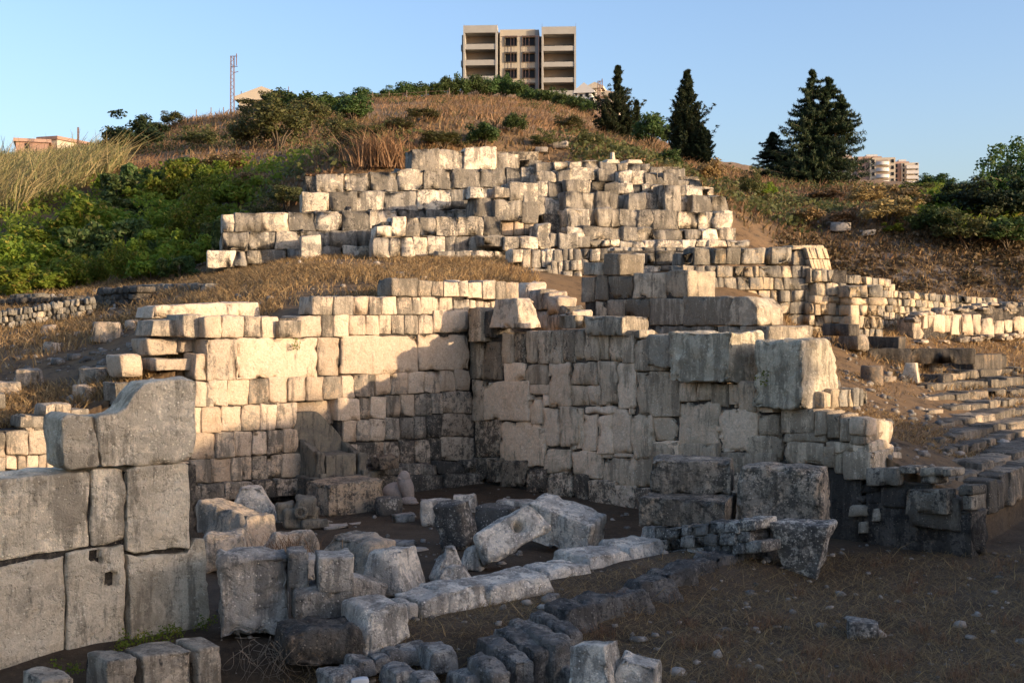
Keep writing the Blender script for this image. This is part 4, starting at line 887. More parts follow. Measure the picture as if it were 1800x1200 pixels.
# small seated animal statue without head
sp = gp(706, 886)
loose("statue_base", "dark squared stone on the floor at the left foot of the pale statue", gp(683, 905), (.42,.36,.34), yaw=20, mat=M['rock'], amp=.025, c=(.4,.4,.6), rad=.04)
a = Acc()
def blob(a, c0, r, yaw=0, amp=.02, col=(.4,.3,.05), n=14, tz=0):
    th, ph = np.meshgrid(np.linspace(0, math.pi, n), np.linspace(0, 2 * math.pi, 2 * n), indexing='ij')
    v = np.stack([np.sin(th) * np.cos(ph), np.sin(th) * np.sin(ph), np.cos(th)], -1).reshape(-1, 3)
    w_ = v * np.array(r); w_[:, 0] += tz * w_[:, 2]
    cs, sn = math.cos(R(yaw)), math.sin(R(yaw)); w_ = np.stack([w_[:, 0] * cs - w_[:, 1] * sn, w_[:, 0] * sn + w_[:, 1] * cs, w_[:, 2]], 1) + np.array(c0)
    w_ = w_ + v * (fbm(w_ * 5, 3) * amp)[:, None]
    i = np.arange(n * 2 * n).reshape(n, 2 * n)
    f = np.stack([i[:-1, :-1].ravel(), i[1:, :-1].ravel(), i[1:, 1:].ravel(), i[:-1, 1:].ravel()], 1)
    a.add(w_, f, col)
for (dx, dy, z, r, tz) in ((-.12,.1,.20,(.25,.17,.19),0),(.08,0,.30,(.15,.14,.28),-.25),(.05,-.02,.50,(.105,.10,.12),0),(.14,-.1,.06,(.17,.09,.09),.0),(.22,-.14,.03,(.12,.06,.05),0),(-.25,.12,.10,(.13,.14,.12),0),(-.02,-.06,.47,(.05,.06,.04),0)):
    blob(a, sp + np.array([dx, dy, z + .02]), r, tz=tz)
o = obj("animal_statue", a, M['statue'], loc=sp); tag(o, "small weathered pinkish statue of a crouching animal with a worn head, right of the pedestal", "statue", None, "thing")
# carved fragment with a round eye-like hole
cp = gp(530, 926)
a = Acc()
boxacc(a, cp, 10, -.30,.28,-.12,.22,.0,.34, rad=.12, amp=.05); boxacc(a, cp, 10, -.08,.22,-.16,.2,.18,.50, rad=.08, amp=.04)
boxacc(a, cp, 10, -.42,-.14,-.05,.25,.10,.42, rad=.1, amp=.05); boxacc(a, cp, 10, .0,.44,-.2,.1,.0,.14, rad=.06, amp=.03)
for k_ in range(16):
    an = k_ / 16 * 2 * math.pi; blob(a, cp + np.array([.02 + .085 * math.cos(an), -.17, .27 + .08 * math.sin(an)]), (.04,.035,.035), n=6, amp=.0)
o = obj("carved_fragment", a, M['throne'], loc=cp); tag(o, "carved stone fragment with a round ringed hole like an eye, lying left of the pedestal", "carved stone", None, "thing")
a = Acc(); blob(a, cp + np.array([.02, -.165, .27]), (.048,.012,.045), n=8, amp=0, col=(.5,.9,1)); part("eye_hole", a, M['void'], o)  # near-black disc; the shade of the hole is painted, not cut

# ------------------------------------------------------------------ blocks lying on the shaded wall
def onw(px, yb, back=.3): 
    p = W2.hit(px, yb, -back); z = CZ + (HZ - yb) * W2.hit(px, yb)[1] / F; return np.array([p[0], p[1], z])
YB = -48.4
TB = "blocks lying on top of the shaded wall"
def tb_(label, qx, yb, s, back=.3, **k):
    k.setdefault('c', (.45,.65,.05)); k.setdefault('mat', M['grey']); k.setdefault('yaw', YB)
    return loose(k.pop('name', "top_block"), label, onw(qx, yb, back), s, group=TB, sink=.01, **k)
tb_("brown rounded block at the inner end of the shaded wall, next to the corner pier", 861,597,(.78,.6,.58), back=.15, amp=.05, rad=.1, top=(.8,.9), mat=M['brown'])
tb_("overhanging block with a bright pentagonal end, perched on the shaded wall near the inner corner", 905,577,(.95,.62,.60), mat=M['cream'], back=.1, amp=.025, rad=.05, top=(.75,.8), tilt=(0,0), c=(.2,.4,0))
tb_("short dark little block with a sunlit end on the crest of the shaded wall", 1008,577,(.50,.35,.26), amp=.012, rad=.03)
tb_("long low slab lying across the crest, left half dark and right end sunlit", 1084,590,(.98,.75,.36), back=.25, amp=.012, rad=.03, px=4)
tb_("broken chunk just under the sunlit end of the long low slab", 1124,598,(.55,.6,.16), back=.3, amp=.03, rad=.05)
tb_("rounded dark block left of the huge overhanging boulder", 1188,648,(.98,.75,.60), back=.25, amp=.04, rad=.1, top=(.85,.9))
tb_("huge dark overhanging boulder with a sunlit right end, midway along the wall crest", 1256,676,(1.35,.95,.90), mat=M['giant'], back=.15, amp=.06, rad=.10, top=(1.08,.92), name="huge_boulder", px=4)
tb_("tallest standing block on the wall, dark left face and bright sunlit right face", 1397,722,(1.0,1.05,1.12), mat=M['giant'], back=.35, amp=.045, rad=.07, name="standing_block", px=4, top=(.93,.9))
tb_("row-end stone behind the standing block, catching the sun between it and the huge boulder", 1345,682,(.4,.5,.3), back=1.2, amp=.04, mat=M['cream'])

# ------------------------------------------------------------------ heavy blocks at the foot of the shaded wall
t = thing("small_masonry_footing", "dark footing of small mossy stones beneath the two-step plinth", "wall footing", gp(1230, 985))
WK = Wall(*gp(1180, 992)[:2], *D2)
for r in range(3):
    a = Acc(); y0 = 925 + r * 20; x = 1150
    while x < 1318:
        w_ = rng.uniform(16, 34); sh = -(x - 1180) * .10
        rects(a, WK, (0,0,1), [(x, x + w_, y0 + sh, y0 + 20 + sh)], c=(.4,.7,.4), th=.5, rad=.04, wear=2, skew=1.5); x += w_
    part("stone_course", a, M['rock'], t)
def plinth(label, cx, yb, z, s, **k):
    Y = (CZ - z) * F / (yb - HZ); p = [(cx - 900) / F * Y, Y + s[1] * .3, z]
    return loose("plinth", label, p, s, sink=0, **k)
plinth("lower step of the heavy two-step plinth, a wide yellowish-grey block with dark stains", 1216,926,.50,(1.25,.95,.40), yaw=-20, amp=.02, rad=.04, mat=M['cream'], c=(.6,.7,.35), px=4, group="two-step plinth")
plinth("upper step of the heavy two-step plinth, pale block with black patches leaning on the wall", 1222,868,.90,(1.18,.8,.50), yaw=-14, amp=.02, rad=.05, mat=M['cream'], c=(.4,.7,.35), px=4, group="two-step plinth")
plinth("massive rounded pinkish-grey block with a black base, right of the two-step plinth", 1386,938,.42,(1.22,.85,.92), yaw=-25, amp=.035, rad=.12, mat=M['cream'], c=(.5,.6,.4), px=4, top=(.95,.8))
wp = gp(1410, 1012)
loose("wedge_stone", "upright wedge-shaped stone with white crust, narrowing to a point in the ground", wp, (.42,.32,.78), yaw=-25, top=(2.0,1.6), amp=.03, c=(.1,.5,.5), px=4, rad=.05)
a_ = loose("small_block", "squared grey block lying on the dry ground, lower right foreground", gp(1516, 1118), (.34,.3,.20), yaw=-10, amp=.03, c=(.4,.7,.4), rad=.05)
# row of rough stones half buried on the near bench
for i, (px, py, w_, lab) in enumerate(((1140,1062,.5,"first rough stone from the left in the low half-buried row in front of the kerb"),(1180,1042,.45,"second rough stone from the left in the low half-buried row in front of the kerb"),(1222,1027,.5,"third rough stone from the left in the low half-buried row in front of the kerb"),(1262,1015,.45,"fourth rough stone from the left in the low half-buried row in front of the kerb"),(1302,1005,.5,"fifth rough stone from the left in the low half-buried row in front of the kerb"),(1340,998,.4,"last rough stone, farthest right, of the low half-buried row in front of the kerb"),(1092,1085,.5,"flat earth-covered stone where the low half-buried row fades into dirt"),(1045,1100,.45,"low worn stone left of the earth-covered one in the half-buried row"),(1002,1114,.4,"barely showing stone midway between the kerb and the leaning row"),(1375,992,.4,"small stone closing the half-buried row beside the wedge-shaped stone"))):
    loose("bench_stone", lab, gp(px, py), (w_ * 1.35, .5, .30), yaw=42 + rng.uniform(-8, 8), top=(.75, .7), amp=.05, rad=.05, mat=M['cobble'], c=(.5,.8,.3), cat="rough stone", group="half-buried row before the kerb")
# near edge: narrow stones standing side by side
EG = "narrow stones side by side along the bottom edge"
el = [(852,1225,"front pale elongated stone at the left end of the leaning row"),(884,1205,"second elongated stone of the leaning row, touching the pale front one"),(912,1190,"third elongated stone of the leaning row, squeezed in the middle"),(948,1186,"largest fourth stone of the leaning row, with a blackened near end"),(975,1150,"farthest fifth stone of the leaning row, reaching up to the dirt bench"),(1008,1206,"small block filling the gap between the leaning row and the upright wedge block")]
for i, (px, py, lab) in enumerate(el):
    s = [(.24,.62,.40),(.26,.8,.43),(.24,.85,.45),(.30,.90,.48),(.24,.85,.40),(.26,.3,.26)][i]
    loose("narrow_stone", lab, gp(px, py) + [0, .25, -.14], s, yaw=32, tilt=(6, 0), top=(.85,.9), amp=.04, rad=.06, mat=M['cobble'], c=(.25,.6,.15), cat="rough stone", group=EG, px=4)
loose("wedge_block", "upright grey-green block with a pointed top at the bottom edge, right of the leaning row", gp(1055, 1226), (.46,.4,.50), yaw=-32, tilt=(0,-8), top=(.8,.7), amp=.02, rad=.03, c=(.3,.6,.1), px=4)
loose("wedge_block", "lower dark block leaning against the pointed block at the bottom edge", gp(1112, 1226), (.42,.4,.36), yaw=-15, tilt=(0,12), top=(.8,.7), amp=.03, rad=.04, c=(.3,.6,.15), px=4)
CG = "small rounded stones along the bottom edge"
for (px, py, w_, lab) in ((588,1207,.28,"leftmost of the small rounded stones along the bottom edge"),(614,1190,.2,"low brownish pebble-like stone between the leftmost stone and the domed one"),(634,1182,.27,"domed stone standing up behind the white stone"),(664,1175,.22,"slim rounded stone right of the domed one"),(690,1166,.22,"brown rounded stone in the middle of the bottom edge row"),(715,1162,.26,"elongated knobbly stone with a pale crust in the bottom edge row"),(738,1158,.24,"rounded stone left of the olive slab"),(768,1172,.34,"olive-brown slab at the right end of the bottom edge row"),(700,1205,.32,"round grey stone in front of the knobbly one"),(820,1212,.3,"dark stone at the foot of the leaning row"),(745,1215,.3,"flat stone between the round grey stone and the leaning row")):
    loose("rounded_stone", lab, gp(px, py), (w_ * .9, w_ * 1.4, w_ * .62), yaw=28 + rng.uniform(-10, 10), top=(.8,.85), amp=.03, rad=.05, mat=M['cobble'], c=(.35,.6,.2), cat="rough stone", group=CG, px=4)
loose("white_stone", "bright white angular stone at the bottom edge of the picture", gp(632, 1212), (.22,.16,.14), yaw=10, top=(.7,.7), amp=.02, rad=.015, mat=M['white_r'], cat="rough stone")
# slotted blocks before the giant wall
LG = "slotted blocks at the foot of the giant wall"
WL2 = LW.off(1.75)
for (x0, x1, y0, y1, lab) in ((188,240,1154,1146,"left one of the slotted flat-topped blocks in the bottom left corner"),(251,338,1143,1134,"broad middle one of the slotted flat-topped blocks in the bottom left corner"),(349,389,1131,1124,"right one of the slotted flat-topped blocks, next to the big grey cube"),(72,132,1186,1180,"barely showing low block at the very bottom left")):
    a = Acc(); wblock(a, WL2, [(x0,y0+10),(x1,y1+10)], [(x0,1262),(x1,1262)], th=.5, rad=.03, amp=.015, c=(.4,.65,.2), px=4)
    v = a.v[0]; lo = [v[:,0].mean(), v[:,1].mean(), v[:,2].min()]; o = obj("slotted_block", a, M['grey'], loc=lo); tag(o, lab, "stone block", LG, "thing")
a = Acc(); wblock(a, WL2.off(-.2), [(188,1165),(389,1140)], [(188,1270),(389,1270)], th=.5, rad=.03, amp=.015, c=(.6,.8,.5)); o = obj("backing_stone", a, M['brown'], loc=a.v[0].mean(0)); tag(o, "dark recessed stone showing in the slots between the flat-topped blocks", "stone block", LG, "thing")

# ------------------------------------------------------------------ flight of worn steps, right
t = thing("worn_steps", "broad flight of worn, tumbled stone steps climbing away to the right", "steps", [7.5, 19.5, .8])
steps = STEPS
for k_, (z, A, B) in enumerate(steps):
    ya, yb = (CZ - z) * F / (A[1] - HZ), (CZ - z) * F / (B[1] - HZ)
    pa = np.array([(A[0]-900)/F*ya, ya]); pb = np.array([(B[0]-900)/F*yb, yb]); L_ = np.linalg.norm(pb - pa); d_ = (pb - pa) / L_
    yaw = math.degrees(math.atan2(d_[1], d_[0])); s_ = 0. if k_ < 3 else -1.9; acc = Acc()
    while s_ < L_:
        l = rng.uniform(.30, 1.0); p = pa + d_ * s_; miss = rng.uniform() < .03 + .08 * (s_ < 1.5) + .35 * (s_ < 0)
        if not miss:
            dz = rng.uniform(-.04, .015) - (.09 * rng.uniform() if s_ < 2.2 else 0); o_ = rng.uniform(-.04, .06)
            boxacc(acc, np.array([p[0], p[1], 0]), yaw + rng.uniform(-5, 5), -.01, l + .01, o_, .75, z - (.22 if k_ else .55), z + dz, c=rcol((.5,.65,.12)), rad=.045, amp=.024, px=6, wear=.7)
        s_ += l
    part("step", acc, M['step'], t)
st_path = steps
# stones and drums on the upper landing
UG = "blocks and drums set out on the upper landing"
def lp(px, yb, z): return gp(px, yb, z) if z > 2.5 else on_ground(px, yb, 19.5)
def ub(name, label, qx, yb, z, s, **k):
    k.setdefault('mat', M['brown']); k.setdefault('yaw', YB); k.setdefault('c', (.5,.7,.1)); k.setdefault('amp', .015); k.setdefault('rad', .04)
    return loose(name, label, lp(qx, yb, z), s, group=UG, **k)
ub("dark_slab", "dark slab lying across two stones, right behind the standing block", 1478,592,3.05,(.78,.45,.30), amp=.01, sink=-.02)
ub("rough_block", "rough sunlit block carrying the dark slab", 1500,616,2.68,(.62,.5,.42), amp=.04, rad=.08, mat=M['cream'])
ub("squared_stone", "big dark squared stone with one sunlit edge, beside the rough block", 1552,618,2.62,(1.15,.35,.42), rad=.05)
ub("rail_wall", "long low dark plinth wall behind the drums, running to the hollow box stone", 1580,638,2.3,(3.7,.4,.40), yaw=-9, amp=.012, rad=.03)
ub("hollow_box_stone", "long box-like stone with a dark hole in its shaded end, far right landing", 1722,652,2.22,(.62,1.9,.46), yaw=YB, dents=((.0,-.35,.09,.25),), rad=.03, px=3.5)
ub("side_stone", "blackened block under the second drum, at the edge of the steps", 1648,676,1.98,(.62,.5,.26), amp=.03, rad=.06)
ub("octagonal_stone", "pale faceted stone with a lit slanting right side, between the two drums", 1602,672,2.05,(.42,.42,.50), yaw=-30, top=(.62,.7), amp=.02, mat=M['grey'], c=(.2,.4,0))
def drum(label, px, yb, z, r, h):
    p = lp(px, yb, z) - [0, 0, .03]; a = Acc(); n = 28; rr = np.linspace(0, 1, 9)
    th, zz = np.meshgrid(np.linspace(0, 2 * math.pi, n + 1), np.array([0, .02, .25, .5, .75, .96, 1.0]) , indexing='ij')
    rad_ = np.where((zz == 0) | (zz == 1.0), r * .95, r)
    v = np.stack([rad_ * np.cos(th), rad_ * np.sin(th), zz * h], -1).reshape(-1, 3)
    top = np.stack([.5 * r * np.cos(th[:, 0]), .5 * r * np.sin(th[:, 0]), np.full(n + 1, h)], 1); ctr = np.stack([0 * th[:, 0], 0 * th[:, 0], np.full(n + 1, h)], 1)
    m = 7; i = np.arange((n + 1) * m).reshape(n + 1, m)
    f = [np.stack([i[:-1, :-1].ravel(), i[1:, :-1].ravel(), i[1:, 1:].ravel(), i[:-1, 1:].ravel()], 1)]
    b = (n + 1) * m; j = np.arange(n)
    f.append(np.stack([i[:-1, -1], i[1:, -1], b + j + 1, b + j], 1)); f.append(np.stack([b + j, b + j + 1, b + n + 1 + j + 1, b + n + 1 + j], 1))
    v = np.concatenate([v, top, ctr]); v = v + fbm((v + p) * 4, 3)[:, None] * .02 * v / r + p
    a.add(v, np.concatenate(f), (.5,.5,.08)); o = obj("column_drum", a, M['brown'], loc=p); return tag(o, label, "column drum", UG, "thing")
drum("short brown column drum standing nearest, left of the pale faceted stone", 1533,674,1.98,.245,.43)
drum("column drum standing farther right, behind the pale faceted stone", 1640,655,2.15,.24,.36)
t = thing("upright_stone_row", "short row of thin upright sunlit stones at the foot of the standing block", "stone row", onw(1495, 716))
a = Acc(); WM = Wall(*W2.hit(1470, 716, -.55)[:2], *D1)
rects(a, WM, (1450,560,5.0), [(-10,60,650,780),(62,130,620,782),(133,205,615,780),(208,250,612,778),(252,300,610,775),(303,345,612,770),(347,388,625,760)], c=(.7,.5,.1), th=.4, rad=.05, wear=1.8, out=0); part("stones", a, mm, t)
# ------------------------------------------------------------------ plants
def leaves(acc, ctr, n, sig, size, col, rg, flat_=0.5, long_=1.0, dirs=None, asp=.36):
    """n leaf quads around each centre"""
    ctr = np.atleast_2d(ctr); m = len(ctr) * n
    base = np.repeat(ctr, n, 0)
    d = rg.normal(size=(m, 3)); d /= np.linalg.norm(d, axis=1, keepdims=True); r = rg.uniform(0, 1, m) ** .45
    p = base + d * r[:, None] * np.atleast_1d(sig)[None] if np.ndim(sig) else base + d * r[:, None] * sig
    nrm = d * .6 + rg.normal(size=(m, 3)) * .7; nrm[:, 2] += flat_; nrm /= np.linalg.norm(nrm, axis=1, keepdims=True)
    t = np.cross(nrm, rg.normal(size=(m, 3))); t /= np.linalg.norm(t, axis=1, keepdims=True)
    if dirs is not None: t = dirs + rg.normal(size=(m, 3)) * .35; t /= np.linalg.norm(t, axis=1, keepdims=True); nrm = np.cross(t, rg.normal(size=(m, 3))); nrm /= np.linalg.norm(nrm, axis=1, keepdims=True)
    b = np.cross(nrm, t); s = size * rg.uniform(.6, 1.35, m)[:, None]
    v = np.stack([p - t * s * long_ * .5, p + b * s * asp, p + t * s * long_ * .5, p - b * s * asp], 1).reshape(-1, 3)
    f = np.arange(m * 4).reshape(m, 4)
    c = np.stack([rg.uniform(0, 1, m), (rg.uniform(0, 1, m) < .12) * rg.uniform(.3, 1, m), np.zeros(m)], 1)
    c[:, 0] = np.clip(c[:, 0] * .6 + np.repeat(rg.uniform(0, .5, len(ctr)), n), 0, 1)
    acc.add(v, f, np.repeat(c, 4, 0))
def tube(acc, pts, r0, r1, k=6, c=(.5,.5,0)):
    pts = np.array(pts, float); n = len(pts); rr = np.linspace(r0, r1, n)
    t = np.gradient(pts, axis=0); t /= np.maximum(np.linalg.norm(t, axis=1, keepdims=True), 1e-9)
    u = np.cross(t, [.31, .95, .05]); u /= np.linalg.norm(u, axis=1, keepdims=True); w_ = np.cross(t, u)
    an = np.linspace(0, 2 * math.pi, k, endpoint=False)
    v = (pts[:, None] + rr[:, None, None] * (u[:, None] * np.cos(an)[None, :, None] + w_[:, None] * np.sin(an)[None, :, None])).reshape(-1, 3)
    i = np.arange(n * k).reshape(n, k); j = np.roll(i, -1, 1)
    acc.add(v, np.stack([i[:-1].ravel(), j[:-1].ravel(), j[1:].ravel(), i[1:].ravel()], 1), c)
def mk_bush(kind, seed, K=26, per=110, leaf=.055, h=1.0, tall=0.5, mat='fig', spread=.17):
    rg = np.random.default_rng(seed)
    an = rg.uniform(0, 2 * math.pi, K); el = rg.uniform(-.15, 1, K); rad = rg.uniform(.25, 1, K) ** .5
    lob = 1 + .25 * np.sin(an * 3 + seed) + rg.uniform(-.15, .2, K)
    ctr = np.stack([.40 * rad * lob * np.cos(an) * np.sqrt(1 - np.clip(el, 0, 1) ** 2 * .8), .40 * rad * lob * np.sin(an) * np.sqrt(1 - np.clip(el, 0, 1) ** 2 * .8), .42 + .46 * el * rad * lob * (.8 + .4 * rg.uniform(size=K))], 1)
    ctr[:, 2] = np.clip(ctr[:, 2], .12, 1.0)
    a = Acc(); leaves(a, ctr, per, np.array([spread, spread, spread * .8]), leaf, None, rg, long_=1.3)
    b = Acc()
    for i in range(7):
        q = ctr[rg.integers(K)]; tube(b, [[rg.normal() * .03, rg.normal() * .03, -.15], [q[0] * .3, q[1] * .3, q[2] * .45], q * .9], .022, .006, 5)
    return a, b, mat
_meshes = {}
def tmpl(key, acc, mat):
    o = obj(key, acc, mat); me = o.data; bpy.data.objects.remove(o); return me
T = {}
def reg(key, ab, fm, sm='bark', fname='foliage', sname='stem'):
    a, b = ab[0], ab[1]; T[key] = [(fname, tmpl(fname, a, M[fm]), 0), (sname, tmpl(sname, b, M[sm]), 1)]
for i in range(4): reg('fig%d' % i, mk_bush('fig', 10 + i, K=(20, 30, 24, 36)[i], per=(120, 130, 160, 90)[i], leaf=(.085, .055, .07, .045)[i], spread=(.13, .15, .12, .14)[i]), ('fig', 'fig', 'fig2', 'fig')[i])
for i in range(3): reg('olive%d' % i, mk_bush('olive', 30 + i, K=30, per=100, leaf=.045, spread=.15), 'olive')
for i in range(3): reg('hedge%d' % i, mk_bush('hedge', 50 + i, K=34, per=90, leaf=.06, spread=.17), 'hedge')
for i in range(3): reg('rust%d' % i, mk_bush('rust', 70 + i, K=30, per=60, leaf=.07, spread=.17), 'rust')
for i in range(2): reg('dk%d' % i, mk_bush('dark', 90 + i, K=34, per=110, leaf=.055, spread=.16), 'dark')
def mk_conifer(seed, prof, nb=90, leaf=.030, droop=.25, tops=((0, 0, 1),), per=44):
    """unit-height conifer; prof = [(height, radius)]; tops = [(x, y, height)] of several leaders"""
    rg = np.random.default_rng(seed); a = Acc(); b = Acc(); pz = np.array(prof)
    for (tx, ty, th) in tops:
        tube(b, [[tx * .2, ty * .2, -.03], [tx * .6, ty * .6, th * .4], [tx, ty, th * .8], [tx * 1.05, ty, th]], .022 * th, .003, 6)
        for j in range(int(nb * th)):
            z = rg.uniform(.04, .985) ** .85 * th; rr = np.interp(z / th, pz[:, 0], pz[:, 1]) * rg.uniform(.25, 1.3) * th
            if rg.uniform() < .14: rr *= 1.3
            an = rg.uniform(0, 2 * math.pi); zz = z
            c0 = np.array([tx * min(1, z / th + .3), ty * min(1, z / th + .3), zz]); dr = np.array([math.cos(an), math.sin(an), 0])
            tt = np.linspace(.15, 1, 5); lift = .10 * rr - droop * rr * tt ** 1.5 + .22 * rr * np.maximum(tt - .75, 0) * 3
            pts = c0 + dr[None] * (rr * tt)[:, None]; pts[:, 2] += lift
            tube(b, pts[[0, 2, 4]], .004, .0015, 3)
            cs = np.concatenate([pts[1:], (pts[1:] + pts[:-1]) / 2])
            leaves(a, cs, per // 3, np.array([.010 + .045 * rr, .010 + .045 * rr, .007 + .03 * rr]), leaf, None, rg, flat_=.1, long_=1.9, asp=.17)
    return a, b
reg('spruce', mk_conifer(5, [(0,.34),(.15,.40),(.35,.36),(.6,.25),(.8,.14),(.93,.06),(1,.015)], 190, .024, .22, ((0,0,1),(.16,.03,.94),(.27,-.03,.80),(-.05,-.08,.7),(.1,.1,.6))), 'dark', fname='crown', sname='trunk')
reg('youngspruce', mk_conifer(6, [(0,.34),(.25,.36),(.5,.26),(.8,.13),(1,.02)], 200, .036, .3), 'dark', fname='crown', sname='trunk')
reg('cypress', mk_conifer(7, [(0,.13),(.1,.2),(.4,.17),(.6,.11),(.8,.05),(1,.01)], 260, .024, -.5, ((0,0,1),(-.07,.03,.72),(.10,0,.55),(.20,.0,.38),(-.1,0,.55))), 'dark', fname='crown', sname='trunk')
reg('spiky', mk_conifer(8, [(0,.22),(.25,.30),(.45,.24),(.56,.08),(.75,.04),(.9,.035),(1,.01)], 230, .026, -.45, ((0,0,1),(-.16,0,.5),(.22,0,.55),(.1,.05,.5))), 'dark', fname='crown', sname='trunk')
def plant(name, key, label, cat, px, py, w_px, h_px, group=None, Y=None, rot=None, sink=.05, stretch=1.0, unit=1.0):
    p = on_ground(px, py) if Y is None else np.array([(px - 900) / F * Y, Y, float(H((px - 900) / F * Y, Y))])
    m = p[1] / F; hm = h_px * m; wm = w_px * m / unit
    o = thing(name, label, cat, [p[0], p[1], p[2] - sink * hm], group)
    o.scale = (wm, wm, hm); o.rotation_euler = (0, 0, random.uniform(0, 6.28) if rot is None else rot)
    for (nm, me, _) in T[key]:
        c = bpy.data.objects.new(nm, me); C.objects.link(c); c.parent = o
    return o
ords = ["first", "second", "third", "fourth", "fifth", "sixth", "seventh", "eighth", "ninth", "tenth", "eleventh", "twelfth", "thirteenth", "fourteenth", "fifteenth", "sixteenth", "seventeenth", "eighteenth", "nineteenth", "twentieth"]
TH = "green bushes of the thicket on the left slope"
rowsb = [("lowest row, above the terrace walls", [(12,520,90,80),(62,515,85,85),(118,512,95,90),(172,505,80,70),(222,500,95,75),(275,497,90,75),(322,490,85,70)], 'fig'),
 ("second row up", [(10,488,120,90),(85,482,110,85),(160,478,110,90),(225,470,110,100),(292,470,110,95),(345,475,80,80)], 'fig'),
 ("third row up", [(60,445,110,80),(205,440,120,100),(270,435,110,100),(330,445,90,90),(372,455,60,70)], 'fig'),
 ("fourth row up", [(158,430,150,125),(250,400,100,90),(305,395,100,90),(352,405,80,80),(395,400,70,50)], 'fig'),
 ("fifth row up", [(215,365,90,65),(268,358,90,70),(318,352,90,72),(365,350,80,65),(412,372,70,55)], 'fig'),
 ("top row against the dry grass", [(190,338,60,45),(240,330,70,50),(318,318,80,48),(372,325,75,45),(430,345,60,45)], 'fig')]
for d_, L, ty in rowsb:
    for i, (px, py, w_, h_) in enumerate(L):
        plant("bush", ty + str(rng.integers(4)), "%s green bush from the left in the thicket's %s" % (ords[i], d_), "bush", px + rng.uniform(-10, 10), py + rng.uniform(-6, 6), w_ * rng.uniform(.85, 1.35), h_ * rng.uniform(.85, 1.4), TH, sink=.22)
OB = "scattered shrubs on the dry hillside"
for (px, py, w_, h_, ty, lab) in (
 (490,262,120,95,'olive',"largest sprawling olive-green shrub, left of centre on the dry hillside"),(600,262,65,62,'olive',"round-topped olive shrub between the big sprawling shrub and the pale dry reeds"),
 (445,262,75,60,'olive',"low olive shrub touching the left side of the largest sprawling shrub"),(455,212,70,42,'olive',"shrub half hiding the small gabled house"),
 (530,212,80,52,'hedge',"leafy green bush on the crest right of the gabled house"),(578,208,75,44,'hedge',"rounded green bush where the crest hedge begins"),
 (235,272,95,66,'dk',"dark bushy tree on the left skyline"),(262,250,55,44,'dk',"pointed dark shrub rising at the right side of the dark skyline tree"),(205,275,60,40,'dk',"low dark shrub at the left foot of the dark skyline tree"),
 (303,226,46,32,'olive',"small lone grey-green shrub on the left skyline"),(850,262,60,44,'hedge',"bright green shrub directly above the podium wall top"),
 (905,238,42,42,'hedge',"small green shrub below the half-built block, on the brown slope"),(780,262,90,34,'olive',"flat olive undergrowth behind the podium's top stones"),
 (955,262,50,30,'olive',"small olive tuft-like shrub between the podium top and the conifers"),(700,232,60,24,'olive',"low scrubby shrub beneath the hedge, above the pale dry reeds"),
 (545,240,95,70,'olive',"broad olive shrub below the green crest bushes, right of the largest one"),(500,205,80,48,'hedge',"green bush hiding the foot of the gabled house's right end"),
 (620,215,70,50,'hedge',"leafy bush at the left start of the hilltop hedge, slightly downhill"),(420,262,60,50,'olive',"small olive shrub at the edge of the bare skyline hump"),
 (655,250,55,34,'olive',"low shrub in the dry grass halfway between hedge and podium"),(1000,235,60,34,'olive',"low olive shrub left of the spiky conifer"),(1035,262,50,30,'olive',"small shrub at the foot of the spiky conifer"),
 (745,215,60,26,'olive',"small tuft-like shrub under the hedge, above the bright green shrub"),(350,262,70,34,'olive',"low shrub on the slope under the bare skyline hump"),
 (1145,262,62,66,'hedge',"round lime-edged bush between the two pointed conifers"),(1175,300,50,40,'hedge',"low bush at the left foot of the cypress"),(1322,352,44,52,'olive',"yellowish shrub on the saddle below the young spruce"),
 (1345,350,36,30,'fig',"bright green bush on the saddle beside the yellowish shrub"),(1245,330,50,50,'rust',"brown scrub clump behind the right shoulder of the pyramid"),
 (505,368,80,46,'olive',"olive shrub just left of the podium's upper step"),(468,395,70,40,'olive',"low dark olive shrub above the podium wall's left end"),(440,330,60,30,'rust',"reddish dry shrub above the green thicket"),
 (560,330,70,26,'rust',"reddish scrub clump behind the podium's upper left course"),(390,300,80,30,'rust',"dry reddish shrub below the bare skyline hump"),
 (640,345,60,20,'olive',"dark low scrub hugging the top of the podium wall")):
    k_ = ty + str(rng.integers(2)); plant("shrub", k_, lab, "shrub", px, py, w_ * 1.1, h_ * 1.1, OB)
HG = "hedge bushes along the hilltop in front of the half-built block"
xh = np.arange(612, 1062, 25)
for i, px in enumerate(xh):
    yb = np.interp(px, [600, 760, 900, 1000, 1060], [190, 190, 192, 205, 214]); hh = np.interp(px, [600, 700, 760, 850, 940, 1000, 1060], [24, 28, 40, 42, 34, 30, 26]) * rng.uniform(.85, 1.2)
    plant("hedge_bush", "hedge%d" % rng.integers(3), "%s hedge bush from the left along the hilltop below the half-built block" % ords[i], "bush", float(px), yb, 44, hh * 1.15, HG, Y=float(np.interp(px, [600, 760, 900, 1000, 1060], [152, 160, 168, 150, 132])))
RG = "dark bushes in the hollow at the right edge"
